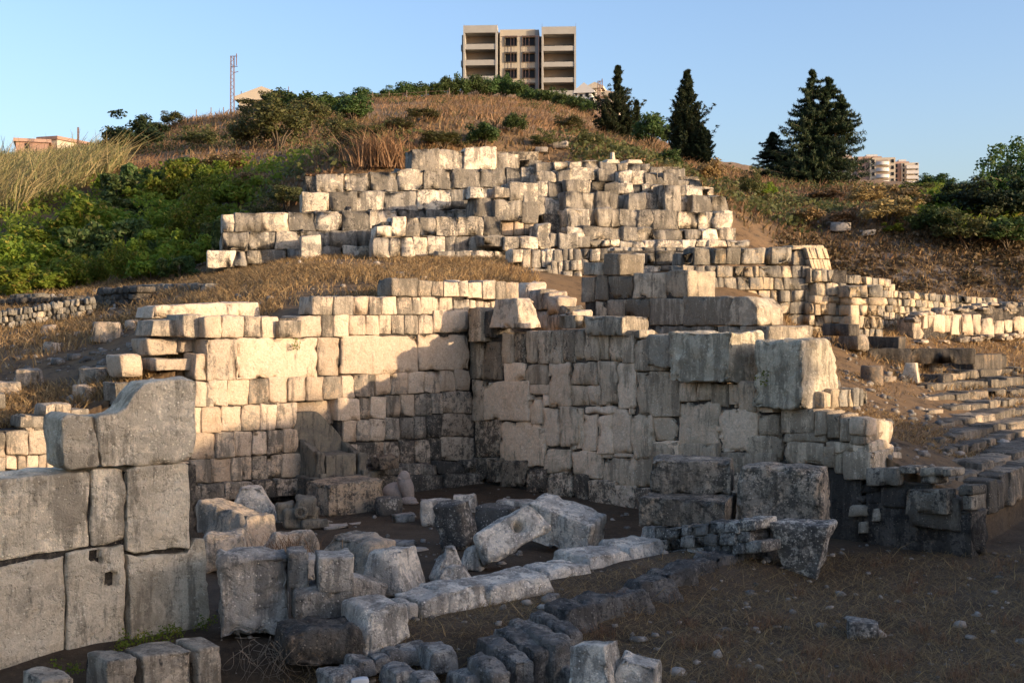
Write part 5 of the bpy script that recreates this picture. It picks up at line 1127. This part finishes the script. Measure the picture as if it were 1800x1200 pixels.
for (px, py, w_, h_, ty, lab) in (
 (1700,440,120,60,'olive',"green bush sprawling above the earth bank, toward the right edge"),(1770,440,110,56,'hedge',"green bush at the right edge, just above the earth bank"),
 (1650,418,80,55,'hedge',"dull green bush left of the sprawling ones on the earth bank"),(1740,395,110,70,'dk',"blackish bush in the hollow behind the sprawling green ones"),(1795,400,100,90,'dk',"tall blackish bush at the right edge"),
 (1690,372,90,50,'dk',"dark bush halfway up the hollow"),(1640,340,62,34,'hedge',"blue-green bush beside the distant balconied apartments"),(1610,350,60,30,'olive',"low green scrub under the distant apartments"),
 (1760,352,90,46,'dk',"dark bush under the overhanging tree"),(1710,340,50,22,'hedge',"low grey-green bush on the pale rock ledge"),(1480,400,60,30,'rust',"reddish scrub left on the right-hand mound"),
 (1560,400,90,50,'rust',"broad reddish scrub in the middle of the right-hand mound"),(1520,365,70,40,'rust',"reddish scrub near the crest of the right-hand mound"),(1600,372,70,45,'rust',"reddish scrub on the right shoulder of the right-hand mound"),
 (1420,400,60,34,'rust',"reddish scrub at the left foot of the right-hand mound"),(1570,418,40,22,'fig',"small bright green plant at the lip of the earth bank"),(1450,360,70,26,'rust',"thin reddish scrub under the big spruce")):
    plant("bush", ty + str(rng.integers(2)), lab, "bush", px, py, w_ * 1.1, h_ * 1.15, RG)
plant("spruce", 'spruce', "huge dark many-topped spruce, the tallest tree on the right", "tree", 1428, 345, 172, 218, Y=74, rot=0, unit=.95)
plant("spruce", 'youngspruce', "small pointed young spruce left of the huge dark one", "tree", 1358, 342, 70, 94, Y=76, unit=.65)
plant("spruce", 'youngspruce', "low dark spruce filling the gap beside the huge one", "tree", 1388, 345, 80, 62, Y=75, unit=.65)
plant("cypress", 'cypress', "slender dark cypress with several tips in the middle of the skyline gap", "tree", 1208, 315, 96, 172, Y=77, rot=0, unit=.55)
plant("cypress", 'cypress', "shorter dark cypress leaning on the right foot of the slender one", "tree", 1238, 318, 60, 78, Y=76, rot=2, unit=.55)
plant("conifer", 'spiky', "dark conifer with a bare spiky tip above a bushy base, beside the white houses", "tree", 1086, 265, 105, 136, Y=104, rot=0, unit=.7)
# overhanging broad-leaved tree at the right edge
rg = np.random.default_rng(99); a = Acc(); b = Acc(); Yt = 62.0
bp = np.array([(1850-900)/F*Yt, Yt, float(H((1850-900)/F*Yt, Yt))])
tips = [P(px, py, Yt + rg.uniform(-1.5, 1.5)) - bp for (px, py) in ((1745,290),(1760,303),(1775,275),(1790,258),(1800,285),(1755,325),(1780,315),(1735,338),(1768,345),(1800,330),(1820,270),(1830,300),(1850,290),(1790,300),(1810,310),(1770,332),(1840,340),(1870,320),(1800,350),(1740,310))]
tube(b, [[0,0,-.3],[-.2,0,1.5],[-.5,0,3.0]], .22, .14, 8)
for q in tips:
    tube(b, [[-.3,0,2.0],[q[0]*.5,q[1]*.4,q[2]*.75],q], .06, .015, 5); leaves(a, q[None] + rg.normal(size=(5,3)) * .35, 55, .42, .17, None, rg, long_=1.2)
t = thing("tree", "broad-leaved tree whose upper branches reach into the picture from the right edge", "tree", bp); 
for nm, ac, mt_ in (("crown", a, M['hedge']), ("trunk", b, M['bark'])):
    o = obj(nm, ac, mt_); o.parent = t
# small plant growing out of the sunlit wall
p = W1.hit(521, 604, .05); a = Acc(); leaves(a, p[None] + rng.normal(size=(6,3)) * .06, 16, .07, .035, None, rng); o = obj("wall_plant", a, M['fig'], loc=p); tag(o, "tiny green plant rooted in the joint above the big cream stones of the sunlit wall", "plant", None, "thing")
a = Acc(); p = W2.hit(1344, 664, .1); leaves(a, p[None] + rng.normal(size=(5,3)) * .08, 14, .08, .04, None, rng); o = obj("wall_plant", a, M['fig'], loc=p); tag(o, "small yellow-green plant between the huge boulder and the standing block", "plant", None, "thing")
for (px, py, lab) in ((560,0,0),):
    pass
# ------------------------------------------------------------------ grass, reeds, straw (nobody could count these)
def blades(acc, p, h, w_, rg, lean=(.2, 0), col=(0, 0), bend=.35, scl=False):
    m = len(p); an = rg.uniform(0, math.pi, m); dx = np.stack([np.cos(an), np.sin(an), np.zeros(m)], 1) * (w_ * rg.uniform(.6, 1.4, m))[:, None] * .5
    hh = h * rg.uniform(.5, 1.3, m) * (np.clip(p[:, 1] / 85, .5, 1.1) if scl else 1); l = np.stack([lean[0] + rg.normal(size=m) * bend, lean[1] + rg.normal(size=m) * bend, np.ones(m)], 1) * hh[:, None]
    mid = p + l * .55 * np.array([.6, .6, 1.1]); tip = p + l
    v = np.stack([p - dx, p + dx, mid + dx * .8, mid - dx * .8, mid - dx * .8, mid + dx * .8, tip + dx * .15, tip - dx * .15], 1).reshape(-1, 3)
    f = np.concatenate([np.arange(m)[:, None] * 8 + np.array([0, 1, 2, 3]), np.arange(m)[:, None] * 8 + np.array([4, 5, 6, 7])])
    c = np.zeros((m, 3)); c[:, 0] = rg.uniform(0, 1, m); c[:, 1] = (rg.uniform(0, 1, m) < col[1]) * rg.uniform(.4, 1, m)
    acc.add(v, f, np.repeat(c, 8, 0))
def scatter(n, x0, x1, y0, y1, rg, cond=None, nz=None, clump=1.0):
    px = rg.uniform(x0, x1, n); Y = np.exp(rg.uniform(math.log(y0), math.log(y1), n)); X = (px - 900) / F * Y
    if nz is not None:
        k = fb2(X * nz, Y * nz, 3, 11.) > rg.uniform(-.35, .25 * clump, n); X, Y, px = X[k], Y[k], px[k]
    b = in_basin(X, Y); z = H(X, Y); py = HZ - (z - CZ) * F / Y
    k = ~b
    if cond is not None: k = k & cond(px, py, Y, X)
    return np.stack([X, Y, z], 1)[k]
rg = np.random.default_rng(5)
def hillc(px, py, Y, X):
    if True: pass
    thick = (px < 400) & (Y < np.interp(px, [0, 200, 400], [70, 68, 62]))
    front = (Y < 44.5) & (px > 380) & (px < 1400)
    return ~thick & ~front
a = Acc()
p = scatter(80000, -60, 1860, 44, 175, rg, hillc, .16)
blades(a, p, .42, .06, rg, (.2, 0), (0, .5), .55, True)
o = obj("dry_grass", a, M['rust'], smooth=False); o["kind"] = "stuff"; o["label"] = "tall reddish dry grass covering the hillside"
a = Acc(); p = scatter(85000, -60, 1860, 44, 175, rg, hillc, .10); blades(a, p, .5, .05, rg, (.25, 0), (0, .3), .6, True)
o = obj("straw_grass", a, M['straw'], smooth=False); o["kind"] = "stuff"; o["label"] = "straw-coloured grass between the scrub on the hillside"
a = Acc()
p = scatter(60000, 330, 950, 23, 38.5, rg, lambda px, py, Y, X: (N1[0]*(X-CX)+N1[1]*(Y-CY) < -.9) & (X < 1.5), .5, 1.5)
blades(a, p, .16, .022, rg, (.1, 0), (0, .3), .9)
p = scatter(60000, -80, 420, 19.6, 44, rg, lambda px, py, Y, X: (N1[0]*(X-CX)+N1[1]*(Y-CY) < -.6), .5, 1.5)
blades(a, p, .18, .025, rg, (.1, 0), (0, .5), .8)
p = scatter(30000, 1380, 1860, 21, 46, rg, None, .4, 1.0); blades(a, p[p[:, 1] < 29], .07, .018, rg, (.1, 0), (0, .5), 1.2); blades(a, p[p[:, 1] >= 29], .16, .03, rg, (.1, 0), (0, .4), .8)
o = obj("dry_grass_tufts", a, M['straw'], smooth=False); o["kind"] = "stuff"; o["label"] = "short dry grass on the mounds between the walls"
# straw litter on the shaded ground and pebbles
a = Acc(); n = 42000; px = rg.uniform(480, 1850, n); Y = np.exp(rg.uniform(math.log(10.5), math.log(18), n)); X = (px - 900) / F * Y
k = in_basin(X, Y) & ((X - Y) * .707 > -10.2); X, Y = X[k], Y[k]; z = H(X, Y)
blades(a, np.stack([X, Y, z + .004], 1), .055, .006, rg, (.1, 0), (0, .75), 2.6)
k = rg.uniform(size=len(X)) < .012; blades(a, np.stack([X, Y, z], 1)[k], .22, .007, rg, (.1, 0), (0, .2), 1.2)
o = obj("straw_litter", a, M['straw'], smooth=False); o["kind"] = "stuff"; o["label"] = "straw and dead stalks littering the shaded ground"
a = Acc()
def pebbles(P_, smin, smax):
    ic = []
    for p in P_:
        s = smin * (smax / smin) ** (rg.uniform() ** 2.2); g = rcol((.3,.5,.1))
        vi, f = template(2, 2, 2); v = (vi - 1.0); v = v / np.maximum(np.linalg.norm(v, axis=1, keepdims=True), .5) * (1 + rg.normal(size=(len(v), 1)) * .18) * s * np.array([rg.uniform(.7, 1.3), rg.uniform(.7, 1.3), rg.uniform(.4, .9)]); t_ = rg.uniform(0, 6.28)
        v = np.stack([v[:, 0] * math.cos(t_) - v[:, 1] * math.sin(t_), v[:, 0] * math.sin(t_) + v[:, 1] * math.cos(t_), v[:, 2]], 1)
        a.add(v + p + [0, 0, s * .15], f, g)
def gpts(n, x0, x1, y0, y1, cond):
    px = rg.uniform(x0, x1, n); Y = np.exp(rg.uniform(math.log(y0), math.log(y1), n)); X = (px - 900) / F * Y; k = cond(X, Y); X, Y = X[k], Y[k]; return np.stack([X, Y, H(X, Y)], 1)
pebbles(gpts(900, 380, 1850, 10.5, 19, lambda X, Y: in_basin(X, Y)), .008, .05)
pebbles(gpts(70, 560, 1850, 11, 18.5, lambda X, Y: in_basin(X, Y)), .04, .09)
pebbles(gpts(260, 500, 1200, 17, 25, lambda X, Y: in_basin(X, Y)), .012, .08)
pebbles(gpts(1500, -50, 420, 19.8, 42, lambda X, Y: ~in_basin(X, Y)), .012, .14)
pebbles(gpts(900, 1440, 1860, 19.0, 40, lambda X, Y: ~in_basin(X, Y)), .015, .13)
pebbles(gpts(260, 400, 1000, 26, 38, lambda X, Y: ~in_basin(X, Y)), .03, .12)
o = obj("rubble", a, M['gravel']); o["kind"] = "stuff"; o["label"] = "pebbles and stone chips scattered over the ground"
# low green undergrowth in patches over the hill
a = Acc(); p = scatter(5200, -60, 1860, 46, 150, rg, lambda px, py, Y, X: hillc(px, py, Y, X) & (fb2(X * .11, Y * .11, 3, 21.) > .12), None)
leaves(a, p + [0, 0, .2], 22, np.array([.7, .7, .38]), .17, None, rg, long_=1.3)
o = obj("undergrowth", a, M['olive'], smooth=False); o["kind"] = "stuff"; o["label"] = "low olive-green undergrowth in patches over the hillside"
a = Acc(); p = scatter(600, -60, 560, 44, 70, rg, lambda px, py, Y, X: px < np.interp(Y, [44, 60, 70], [380, 560, 420]), None)
leaves(a, p + [0, 0, .25], 26, np.array([.7, .7, .5]), .2, None, rg, long_=1.3)
p = scatter(500, 1560, 1860, 45.5, 75, rg, lambda px, py, Y, X: px > 1600, None); leaves(a, p + [0, 0, .25], 26, np.array([.8, .8, .5]), .2, None, rg, long_=1.3)
o = obj("ground_cover", a, M['fig'], smooth=False); o["kind"] = "stuff"; o["label"] = "leafy green ground cover under the thickets"
a = Acc(); p = scatter(1000, 1370, 1860, 42.3, 45.6, rg, None, .5); leaves(a, p + [0, 0, .05], 14, np.array([.4, .3, .25]), .12, None, rg, long_=1.5)
o = obj("dead_scrub", a, M['scrub'], smooth=False); o["kind"] = "stuff"; o["label"] = "dead brown scrub clinging to the face of the earth bank"
# reeds on the far left crest
a = Acc(); p = scatter(11000, -80, 215, 62, 96, rg, lambda px, py, Y, X: py < np.interp(px, [-80, 0, 100, 215], [400, 390, 350, 300]))
blades(a, p[::2], 1.0, .07, rg, (.35, 0), (0, .3), .5); blades(a, p[1::2], .7, .10, rg, (.5, 0), (0, .5), .8)
q_ = p[p[:, 1] < 74]; blades(a, q_[::2], 2.0, .06, rg, (.5, 0), (0, .6), .5)
o = obj("reed_bed", a, M['reed'], smooth=False); o["kind"] = "stuff"; o["label"] = "tall swaying giant reeds covering the far left crest"
t = thing("dry_reed_clump", "pale feathery clump of dry reeds leaning right, above the podium wall", "reed clump", on_ground(672, 290))
a = Acc(); p0 = on_ground(672, 292); n = 420; pp = np.tile(p0, (n, 1)) + np.stack([rg.normal(size=n) * .55, rg.normal(size=n) * .3, np.zeros(n)], 1) - [0, 0, .1]
blades(a, pp, 1.25, .04, rg, (-.25, 0), (0, .05), .5); part("stalks", a, M['straw'], t)
# stalks by the stacked blocks
t = thing("dry_stalks", "sprig of dead brown stalks growing among the stacked blocks", "dry plant", gp(500, 1075) + [0, 0, .7]); a = Acc()
p0 = np.array(t.location); n = 130; blades(a, np.tile(p0, (n, 1)) + rg.normal(size=(n, 3)) * [.2, .08, .0], .22, .007, rg, (0, 0), (0, .5), .5); part("stalks", a, M['straw'], t)
t = thing("dry_stalks", "tangle of bare roots and stalks hanging below the big grey cube", "dry plant", gp(480, 1160)); a = Acc()
for i in range(60):
    q = np.array(t.location) + [rg.uniform(-.4, .4), rg.uniform(-.4, 0), 0]; w0 = rg.normal(size=3) * [.10, .06, .08]; w1 = rg.normal(size=3) * [.12, .08, .10]; u_ = np.linspace(0, 1, 7)[:, None]; tube(a, q + [0, 0, rg.uniform(.05, .32)] + w0 * np.sin(u_ * 2.6) + w1 * u_ ** 2 - [0, 0, .22] * u_, .0035, .0012, 4)
part("stalks", a, M['wood'], t)
a = Acc(); n = 40
for (px, py) in ((225,1135),(245,1128),(262,1122),(320,1110),(355,1100),(130,1175),(205,1150),(300,1118)):
    p0 = gp(px, py); leaves(a, p0[None] + rg.normal(size=(4,3)) * [.08,.05,.03] + [0,-.1,.05], 28, .08, .03, None, rg)
o = obj("weeds", a, M['fig'], smooth=False); o["kind"] = "stuff"; o["label"] = "green weeds along the foot of the giant block wall"
# clumps of dead grass and middling stones on the trodden ground
a = Acc(); q = gpts(90, 520, 1850, 10.8, 18, lambda X, Y: in_basin(X, Y) & ((X - Y) * .707 > -9.8))
for p0 in q: m_ = int(rg.integers(25, 70)); blades(a, p0[None] + rg.normal(size=(m_, 3)) * [.09, .09, 0], .13 * rg.uniform(.6, 1.4), .006, rg, (.1, 0), (0, .5), .7)
o = obj("dead_tufts", a, M['straw'], smooth=False); o["kind"] = "stuff"; o["label"] = "clumps of dead grass on the trodden ground"
# tree added on the bank, out of view; crown placed to shade the throne
tp_ = np.array([SH.x * 15.5 - SH.y * 19.38, SH.y * 15.5 + SH.x * 19.38, 0]); tp_[2] = float(H(tp_[0], tp_[1])); rt = np.random.default_rng(3)
t = thing("added_shade_tree", "unseen round-crowned tree added on the right bank to shade the throne", "tree", tp_)
a = Acc(); cz_ = 2.62 + 15.5 * TEL + .75; leaves(a, np.array([[tp_[0], tp_[1], cz_]]) + rt.normal(size=(60, 3)) * [.2, .2, .3], 60, np.array([.3, .3, .3]), .09, None, rt); part("crown", a, M['olive'], t)
a = Acc(); tube(a, [tp_ - [0, 0, .2], tp_ + [.03, 0, (cz_ - tp_[2]) * .5], [tp_[0], tp_[1], cz_]], .05, .02, 7); part("trunk", a, M['bark'], t)
# stray stones on the left slope
LS = "stray blocks on the left slope"
for (px, py, s, lab) in ((52,678,.42,"flat-topped stray block alone on the far left slope, in the sun"),(165,672,.42,"broken stray block pile's largest stone, at the centre of the left slope"),(178,655,.25,"small pale stone balanced on the broken pile of the left slope"),(232,576,.28,"bright upright stray stone high on the left slope"),(207,579,.25,"small squared stone beside the bright upright one, high on the left slope"),(188,598,.55,"wide flat stray slab below the two small stones of the left slope"),(92,618,.3,"yellowish stray stone at the edge of the shadow on the left slope"),(15,700,.4,"stray block at the left picture edge above the lower wall"),(150,700,.35,"leaning stray stone next to the boxy sunlit block"),(85,585,.3,"rough stray stone in front of the lowest long terrace wall")):
    p = on_ground(px, py, 19); loose("stray_block", lab, p, (s * 1.2, s * .9, s * .8), yaw=rng.uniform(-50, 20), top=(.85, .85), mat=M['cream'], amp=.04, c=(.6,.5,.05), group=LS, sink=.08)
for (px, py, s, lab) in ((1478,410,.8,"flat pale stone lying on the lip of the earth bank"),(1525,418,.5,"rounded stone right of the flat one on the lip of the earth bank"),(985,262,.6,"pale rock outcrop peeping from the grass above the pyramid"),(952,270,.5,"squarish pale rock left of the grass-top outcrop")):
    p = on_ground(px, py, 30); loose("field_stone", lab, p, (s, s * .7, s * .45), yaw=rng.uniform(-20, 20), mat=M['gravel'], amp=.06, c=(.2,.4,0), group="stones in the hillside grass", sink=.02)
# ------------------------------------------------------------------ buildings and masts on the hill
def bx(acc, x0, x1, y0, y1, z0, z1, org=(0, 0, 0), yaw=0):
    cs, sn = math.cos(R(yaw)), math.sin(R(yaw))
    v = np.array([(x, y, z) for x in (x0, x1) for y in (y0, y1) for z in (z0, z1)], float)
    v = np.stack([v[:, 0] * cs - v[:, 1] * sn, v[:, 0] * sn + v[:, 1] * cs, v[:, 2]], 1) + np.asarray(org)
    acc.add(v, np.array([[0,1,3,2],[4,6,7,5],[0,4,5,1],[2,3,7,6],[0,2,6,4],[1,5,7,3]]), (.5,.5,0))
def pt(name, acc, mat, parent): return obj(name, acc, mat, parent, smooth=False)
YB_ = 227.0; U = YB_ / F                           # metres per photo pixel at the block
def X_(px): return (px - 911) * U
def Z_(py): return CZ + (HZ - py) * U
t = thing("half_built_block", "half-built concrete apartment block on the hilltop with open balconies and a pale clad centre", "building", ((911-900)*U, YB_, 38.0))
O = np.array([(911-900)*U, YB_, 0.]); yw = -3
def B(acc, px0, px1, d0, d1, py0, py1): bx(acc, X_(px0), X_(px1), d0, d1, Z_(py1), Z_(py0), O, yw)
for (x0, x1, o0, op, side) in ((814,874,44,[(57,76.5),(86,104.5),(114,133),(142.5,161)],0),(952,1012.5,48,[(61,81.5),(90,109.5),(118,137),(145.5,160)],1)):
    a = Acc()
    B(a, x0, x0+3.2, 0, 3.2, o0+8, 215); B(a, x1-3.2, x1, 0, 3.2, o0+8, 215); B(a, x0, x1, -.02, 3.3, o0, op[0][0])
    for i, (q0, q1) in enumerate(op):
        nx = op[i+1][0] if i + 1 < len(op) else 215
        B(a, x0+3.2, x1-3.2, .12, .35, q1, nx); B(a, x0+3.2, x1-3.2, .35, 3.2, q1 + 5, q1 + 8)
    B(a, x0+1, x1-1, 3.2, 12, o0 + 2, 215)
    bal = pt("balcony_tower", a, M['conc'], t)
    a = Acc()
    for (q0, q1) in op:
        B(a, x0+3.2, x1-3.2, 3.10, 3.19, q0, q1+5)
    pt("back_wall", a, M['inner'], bal)
    for (q0, q1) in op:
        for (w0, w1) in ((x0+4, x0+23), (x0+37, x0+56)):
            a = Acc(); B(a, w0, w1, 3.0, 3.08, q0 + 13, q1+5); pt("doorway", a, M['void'], bal)
    # side wings with narrow balconies
    a = Acc()
    sx0, sx1 = ((807.5, 814) if side == 0 else (946.5, 952))
    B(a, sx0, sx1, 4.5, 12, o0 + 7, 215)
    for (q0, q1) in op: B(a, sx0, sx1, 2.6, 4.5, q1 - 4, q1 + 6)
    pt("side_wing", a, M['inner'] if side else M['conc'], t)
a = Acc(); B(a, 874, 878, 3.5, 12, 49, 215); 
for q in (76,104,133): B(a, 874, 878, 2.4, 3.5, q - 1, q + 5)
pt("recess", a, M['inner'], t)
wins = [(887,907.5),(918.5,939.5)]; wy = [(63,78),(91.5,106.5),(120,135),(146,161)]
a = Acc()
B(a, 878, 887, 1.2, 12, 49.5, 215); B(a, 907.5, 918.5, 1.2, 12, 49.5, 215); B(a, 939.5, 940, 1.2, 12, 49.5, 215)
for (w0, w1) in wins:
    pr = 49.5
    for (q0, q1) in wy: B(a, w0, w1, 1.2, 12, pr, q0); pr = q1
    B(a, w0, w1, 1.2, 12, pr, 215)
pt("clad_facade", a, M['clad'], t)
a = Acc(); B(a, 940, 947, 1.3, 12, 50, 215); pt("grey_return", a, M['clad2'], t)
for (w0, w1) in wins:
    for (q0, q1) in wy:
        a = Acc(); 
        B(a, w0-1.2, w1+1.2, 1.0, 1.19, q0-2.2, q0); B(a, w0-1.2, w0, 1.0, 1.19, q0, q1); B(a, w1, w1+1.2, 1.0, 1.19, q0, q1); B(a, w0-1.2, w1+1.2, 1.0, 1.19, q1, q1+1)
        o = pt("window", a, M['frame'], t); a = Acc(); B(a, w0, w1, 1.9, 1.95, q0, q1); pt("opening", a, M['void'], o)
a = Acc(); B(a, 918, 937, 4, 8, 45.5, 50); B(a, 900, 912, 5, 8, 47, 50); pt("roof_housing", a, M['clad'], t)
a = Acc()
for px in (898, 903.5, 919, 924, 930, 947):
    B(a, px - .25, px + .25, -.3, -.2, 64, 180)
B(a, 880, 948, -.3, -.2, 64.5, 65.4); pt("scaffold", a, M['metal'], t)
a = Acc()
for px in (814.5, 873.5, 952.5, 1012): B(a, px-.2, px+.2, 1, 1.1, 40, 50)
pt("starter_bars", a, M['metal'], t)
# generic small house
def house(name, label, px0, px1, pyt, pyb, Y, wall, yaw=0, roof=None, dep=9, wins=(), cat="house", roofmat=None, extra=()):
    u = Y / F; xc = (px0 + px1) / 2; O_ = np.array([(xc-900)*u, Y, 0.]); zt = CZ + (HZ - pyt) * u; zb = CZ + (HZ - pyb) * u
    t = thing(name, label, cat, (O_[0], Y, zb)); w_ = (px1 - px0) * u / 2
    a = Acc(); bx(a, -w_, w_, 0, dep, zb - 6, zt, O_, yaw); wl = pt("wall", a, wall, t)
    a = Acc()
    if roof:
        rz = CZ + (HZ - roof) * u; ov = .5
        v = np.array([(-w_-ov, -ov, zt), (w_+ov, -ov, zt), (w_+ov, dep+ov, zt), (-w_-ov, dep+ov, zt), (0, -ov, rz), (0, dep+ov, rz), (-w_-ov,-ov,zt-.4),(w_+ov,-ov,zt-.4),(w_+ov,dep+ov,zt-.4),(-w_-ov,dep+ov,zt-.4)])
        cs, sn = math.cos(R(yaw)), math.sin(R(yaw)); v = np.stack([v[:,0]*cs-v[:,1]*sn, v[:,0]*sn+v[:,1]*cs, v[:,2]],1) + O_
        a.add(v, np.array([[0,4,5,3],[1,2,5,4],[0,1,4,4],[3,5,2,2],[0,6,7,1],[1,7,8,2],[2,8,9,3],[3,9,6,0]]), (.5,.5,0))
    else: bx(a, -w_-.25, w_+.25, -.25, dep+.25, zt, zt + .35, O_, yaw)
    pt("roof", a, roofmat or wall, t)
    for (a0, a1, b0, b1) in wins:
        a = Acc(); bx(a, (a0-xc)*u, (a1-xc)*u, -.06, .05, CZ+(HZ-b1)*u, CZ+(HZ-b0)*u, O_, yaw); pt("window", a, M['void'], t)
    return t
t = house("gabled_house", "small cream gabled house half hidden behind bushes, right of the tall mast", 420, 502, 171, 215, 150, M['cream_r'], roof=153, wins=((440,447,175,183),(482,490,175,183)), roofmat=M['cream_r'])
a = Acc()
for px in (417.5, 502, 508): bx(a, (px-461)*150/F-.04, (px-461)*150/F+.04, 2, 2.08, CZ+(HZ-175)*150/F, CZ+(HZ-(147 if px==502 else 155))*150/F, np.array([(461-900)*150/F,150,0.])); 
pt("antenna", a, M['metal'], t)
house("brick_house", "low red brick house with a flat roof peeping over the reeds at far left", 30, 84, 250, 275, 130, M['brick'], yaw=20, wins=((45,52,253,262),), roofmat=M['pink_r'])
house("cream_house", "small cream house with a red-edged flat roof, right of the brick one over the reeds", 66, 104, 246, 275, 133, M['cream_r'], yaw=-20, wins=((74,80,252,260),), roofmat=M['brick'])
t = house("white_house", "white house with a slanted roof just right of the half-built block", 1014, 1040, 160, 205, 205, M['white_r'], roof=146, wins=((1019,1024,166,172),(1029,1035,164,172)), yaw=-12, roofmat=M['white_r'])
house("cream_villa", "cream house with a dark window strip behind the lattice post, right of the white house", 1036, 1056, 152, 205, 212, M['cream_r'], roof=145, wins=((1042,1047,158,163),), yaw=-12)
house("cream_villa", "lower cream house partly hidden by the spiky conifer", 1052, 1084, 166, 210, 200, M['cream_r'], roof=160, wins=((1058,1066,174,179),), yaw=-12)
house("garden_wall_house", "low white annex in front of the white house beside the half-built block", 1013, 1040, 175, 205, 203, M['white_r'], wins=((1026,1036,178,184),), yaw=-4)
# distant balconied apartments
def apart(label, x0, x1, top, bot, Y, round_=True, nf=4):
    u = Y / F; xc = (x0+x1)/2; O_ = np.array([(xc-900)*u, Y, 0.]); t = thing("apartment_building", label, "building", (O_[0], Y, CZ+(HZ-bot)*u), "distant apartment blocks on the right skyline")
    Zq = lambda py: CZ + (HZ - py) * u; w_ = (x1-x0)*u/2
    a = Acc(); bx(a, -w_, w_*.3, 0, 14, Zq(bot+25), Zq(top+4), O_, -8); pt("side_wall", a, M['pink_r'], t)
    a = Acc(); bx(a, -w_*.35, w_, -1.2, 12, Zq(bot+25), Zq(top+7), O_, -8); pt("wall", a, M['cream_r'], t)
    fh = (bot - top - 6) / nf
    for k in range(nf):
        yb = top + 8 + fh * (k + 1); a = Acc()
        if round_:
            n = 16; th = np.linspace(math.pi, 2 * math.pi, n); r = w_ * .36; cx_ = w_ * .3
            ring = np.stack([cx_ + r * np.cos(th), -1.2 + r * .8 * np.sin(th)], 1); z0, z1 = Zq(yb + 1), Zq(yb - 5)
            v = np.concatenate([np.c_[ring, np.full(n, z0)], np.c_[ring, np.full(n, z1)], np.c_[np.full(n, cx_), np.full(n, -1.2), np.full(n, z0)]])
            v = v + O_; i = np.arange(n - 1); a.add(v, np.concatenate([np.stack([i, i+1, i+1+n, i+n], 1), np.stack([i, i+1, i+1+2*n, i+2*n], 1)]), (.5,.5,0))
        else: bx(a, w_*.0, w_*.95, -3, -1.2, Zq(yb+1), Zq(yb-5), O_, -8)
        pt("balcony", a, M['white_r'], t)
        a = Acc(); bx(a, w_*.02, w_*.6, -1.32, -1.2, Zq(yb), Zq(yb-fh+3), O_, -8); pt("loggia", a, M['inner'], t)
        for q in (-.25, .78):
            a = Acc(); bx(a, w_*q, w_*(q+.14), -1.34, -1.2, Zq(yb-3), Zq(yb-9), O_, -8); pt("window", a, M['void'], t)
        a = Acc(); bx(a, -w_*.85, -w_*.62, -.14, 0, Zq(yb-3), Zq(yb-9), O_, -8); pt("window", a, M['void'], t)
    a = Acc(); bx(a, -w_*.5, w_*.1, 1, 6, Zq(top+7), Zq(top), O_, -8); pt("roof_housing", a, M['white_r'], t)
apart("cream and pink apartment block with round balconies on the right skyline, tallest of the trio", 1508, 1572, 271, 322, 485)
apart("apartment block with square balconies at the right end of the skyline trio", 1570, 1613, 280, 322, 500, False)
apart("apartment block mostly hidden behind the huge spruce, left end of the skyline trio", 1470, 1512, 270, 322, 510, False)
# lattice masts
def mast(name, label, px, pyt, pyb, Y, w_px, arms=True):
    u = Y / F; O_ = np.array([(px-900)*u, Y, 0.]); z0, z1 = CZ+(HZ-pyb-12)*u, CZ+(HZ-pyt)*u; r = w_px*u/2
    t = thing(name, label, "mast", (O_[0], Y, z0)); a = Acc(); q = .03*Y/100
    for sx in (-1,1):
        for sy in (-1,1): tube(a, [O_+[sx*r, sy*r, z0], O_+[sx*r*.8, sy*r*.8, z1]], q, q, 4)
    pt("post", a, M['metal'], t); a = Acc(); n = int((z1-z0)/(2*r*.9))
    for i in range(n):
        za, zb = z0+(z1-z0)*i/n, z0+(z1-z0)*(i+1)/n; s = 1 if i % 2 else -1
        tube(a, [O_+[-s*r*.9, -r*.9, za], O_+[s*r*.9, -r*.9, zb]], q*.7, q*.7, 4); tube(a, [O_+[-r*.9, s*r*.9, za], O_+[-r*.9, -s*r*.9, zb]], q*.7, q*.7, 4)
    pt("bracing", a, M['metal'], t)
    if arms:
        a = Acc(); tube(a, [O_+[-r, 0, z1], O_+[r*2.6, 0, z1]], q, q, 4); tube(a, [O_+[-r, 0, z1-1.0], O_+[r*2.8, 0, z1-1.0]], q, q, 4); tube(a, [O_+[r*2.2, 0, z1-.9], O_+[r*2.2, 0, z1+.25]], q*1.4, q*1.4, 5); tube(a, [O_+[r, 0, z1-1.6], O_+[r*3.2, 0, z1-1.5]], q, q, 4); pt("crossarm", a, M['metal'], t)
mast("lattice_mast", "tall thin lattice steel mast on the left skyline beside the gabled house", 408.5, 99, 203, 118, 6.5)
mast("lattice_mast", "lattice steel post in front of the cream houses, left of the spiky conifer", 1053, 143, 212, 125, 5)
mast("lattice_mast", "short plain pole rising from the reeds on the far left skyline", 137.5, 224, 262, 100, 2.5, False)
# wire fence on the crest
t = thing("wire_fence", "sparse wire fence with thin posts along the hill crest", "fence", P(640, 185, 140)); pts_ = []
for px, py, Y in ((345,213,108),(371,206,110),(393,198,116),(626,186,138),(655,186,140),(684,188,141),(715,187,143),(749,187,146),(790,187,148)):
    q = P(px, py, Y); z = float(H(q[0], q[1])); a = Acc(); tube(a, [[q[0], q[1], z - .3], [q[0], q[1], z + (1.3 if px > 400 else 1.0)]], .045, .045, 5); pt("post", a, M['wood'], t); pts_.append([q[0], q[1], z + 1.0])
a = Acc(); tube(a, pts_[3:], .012, .012, 4); tube(a, np.array(pts_[3:]) - [0,0,.5], .012, .012, 4); pt("wire", a, M['metal'], t)
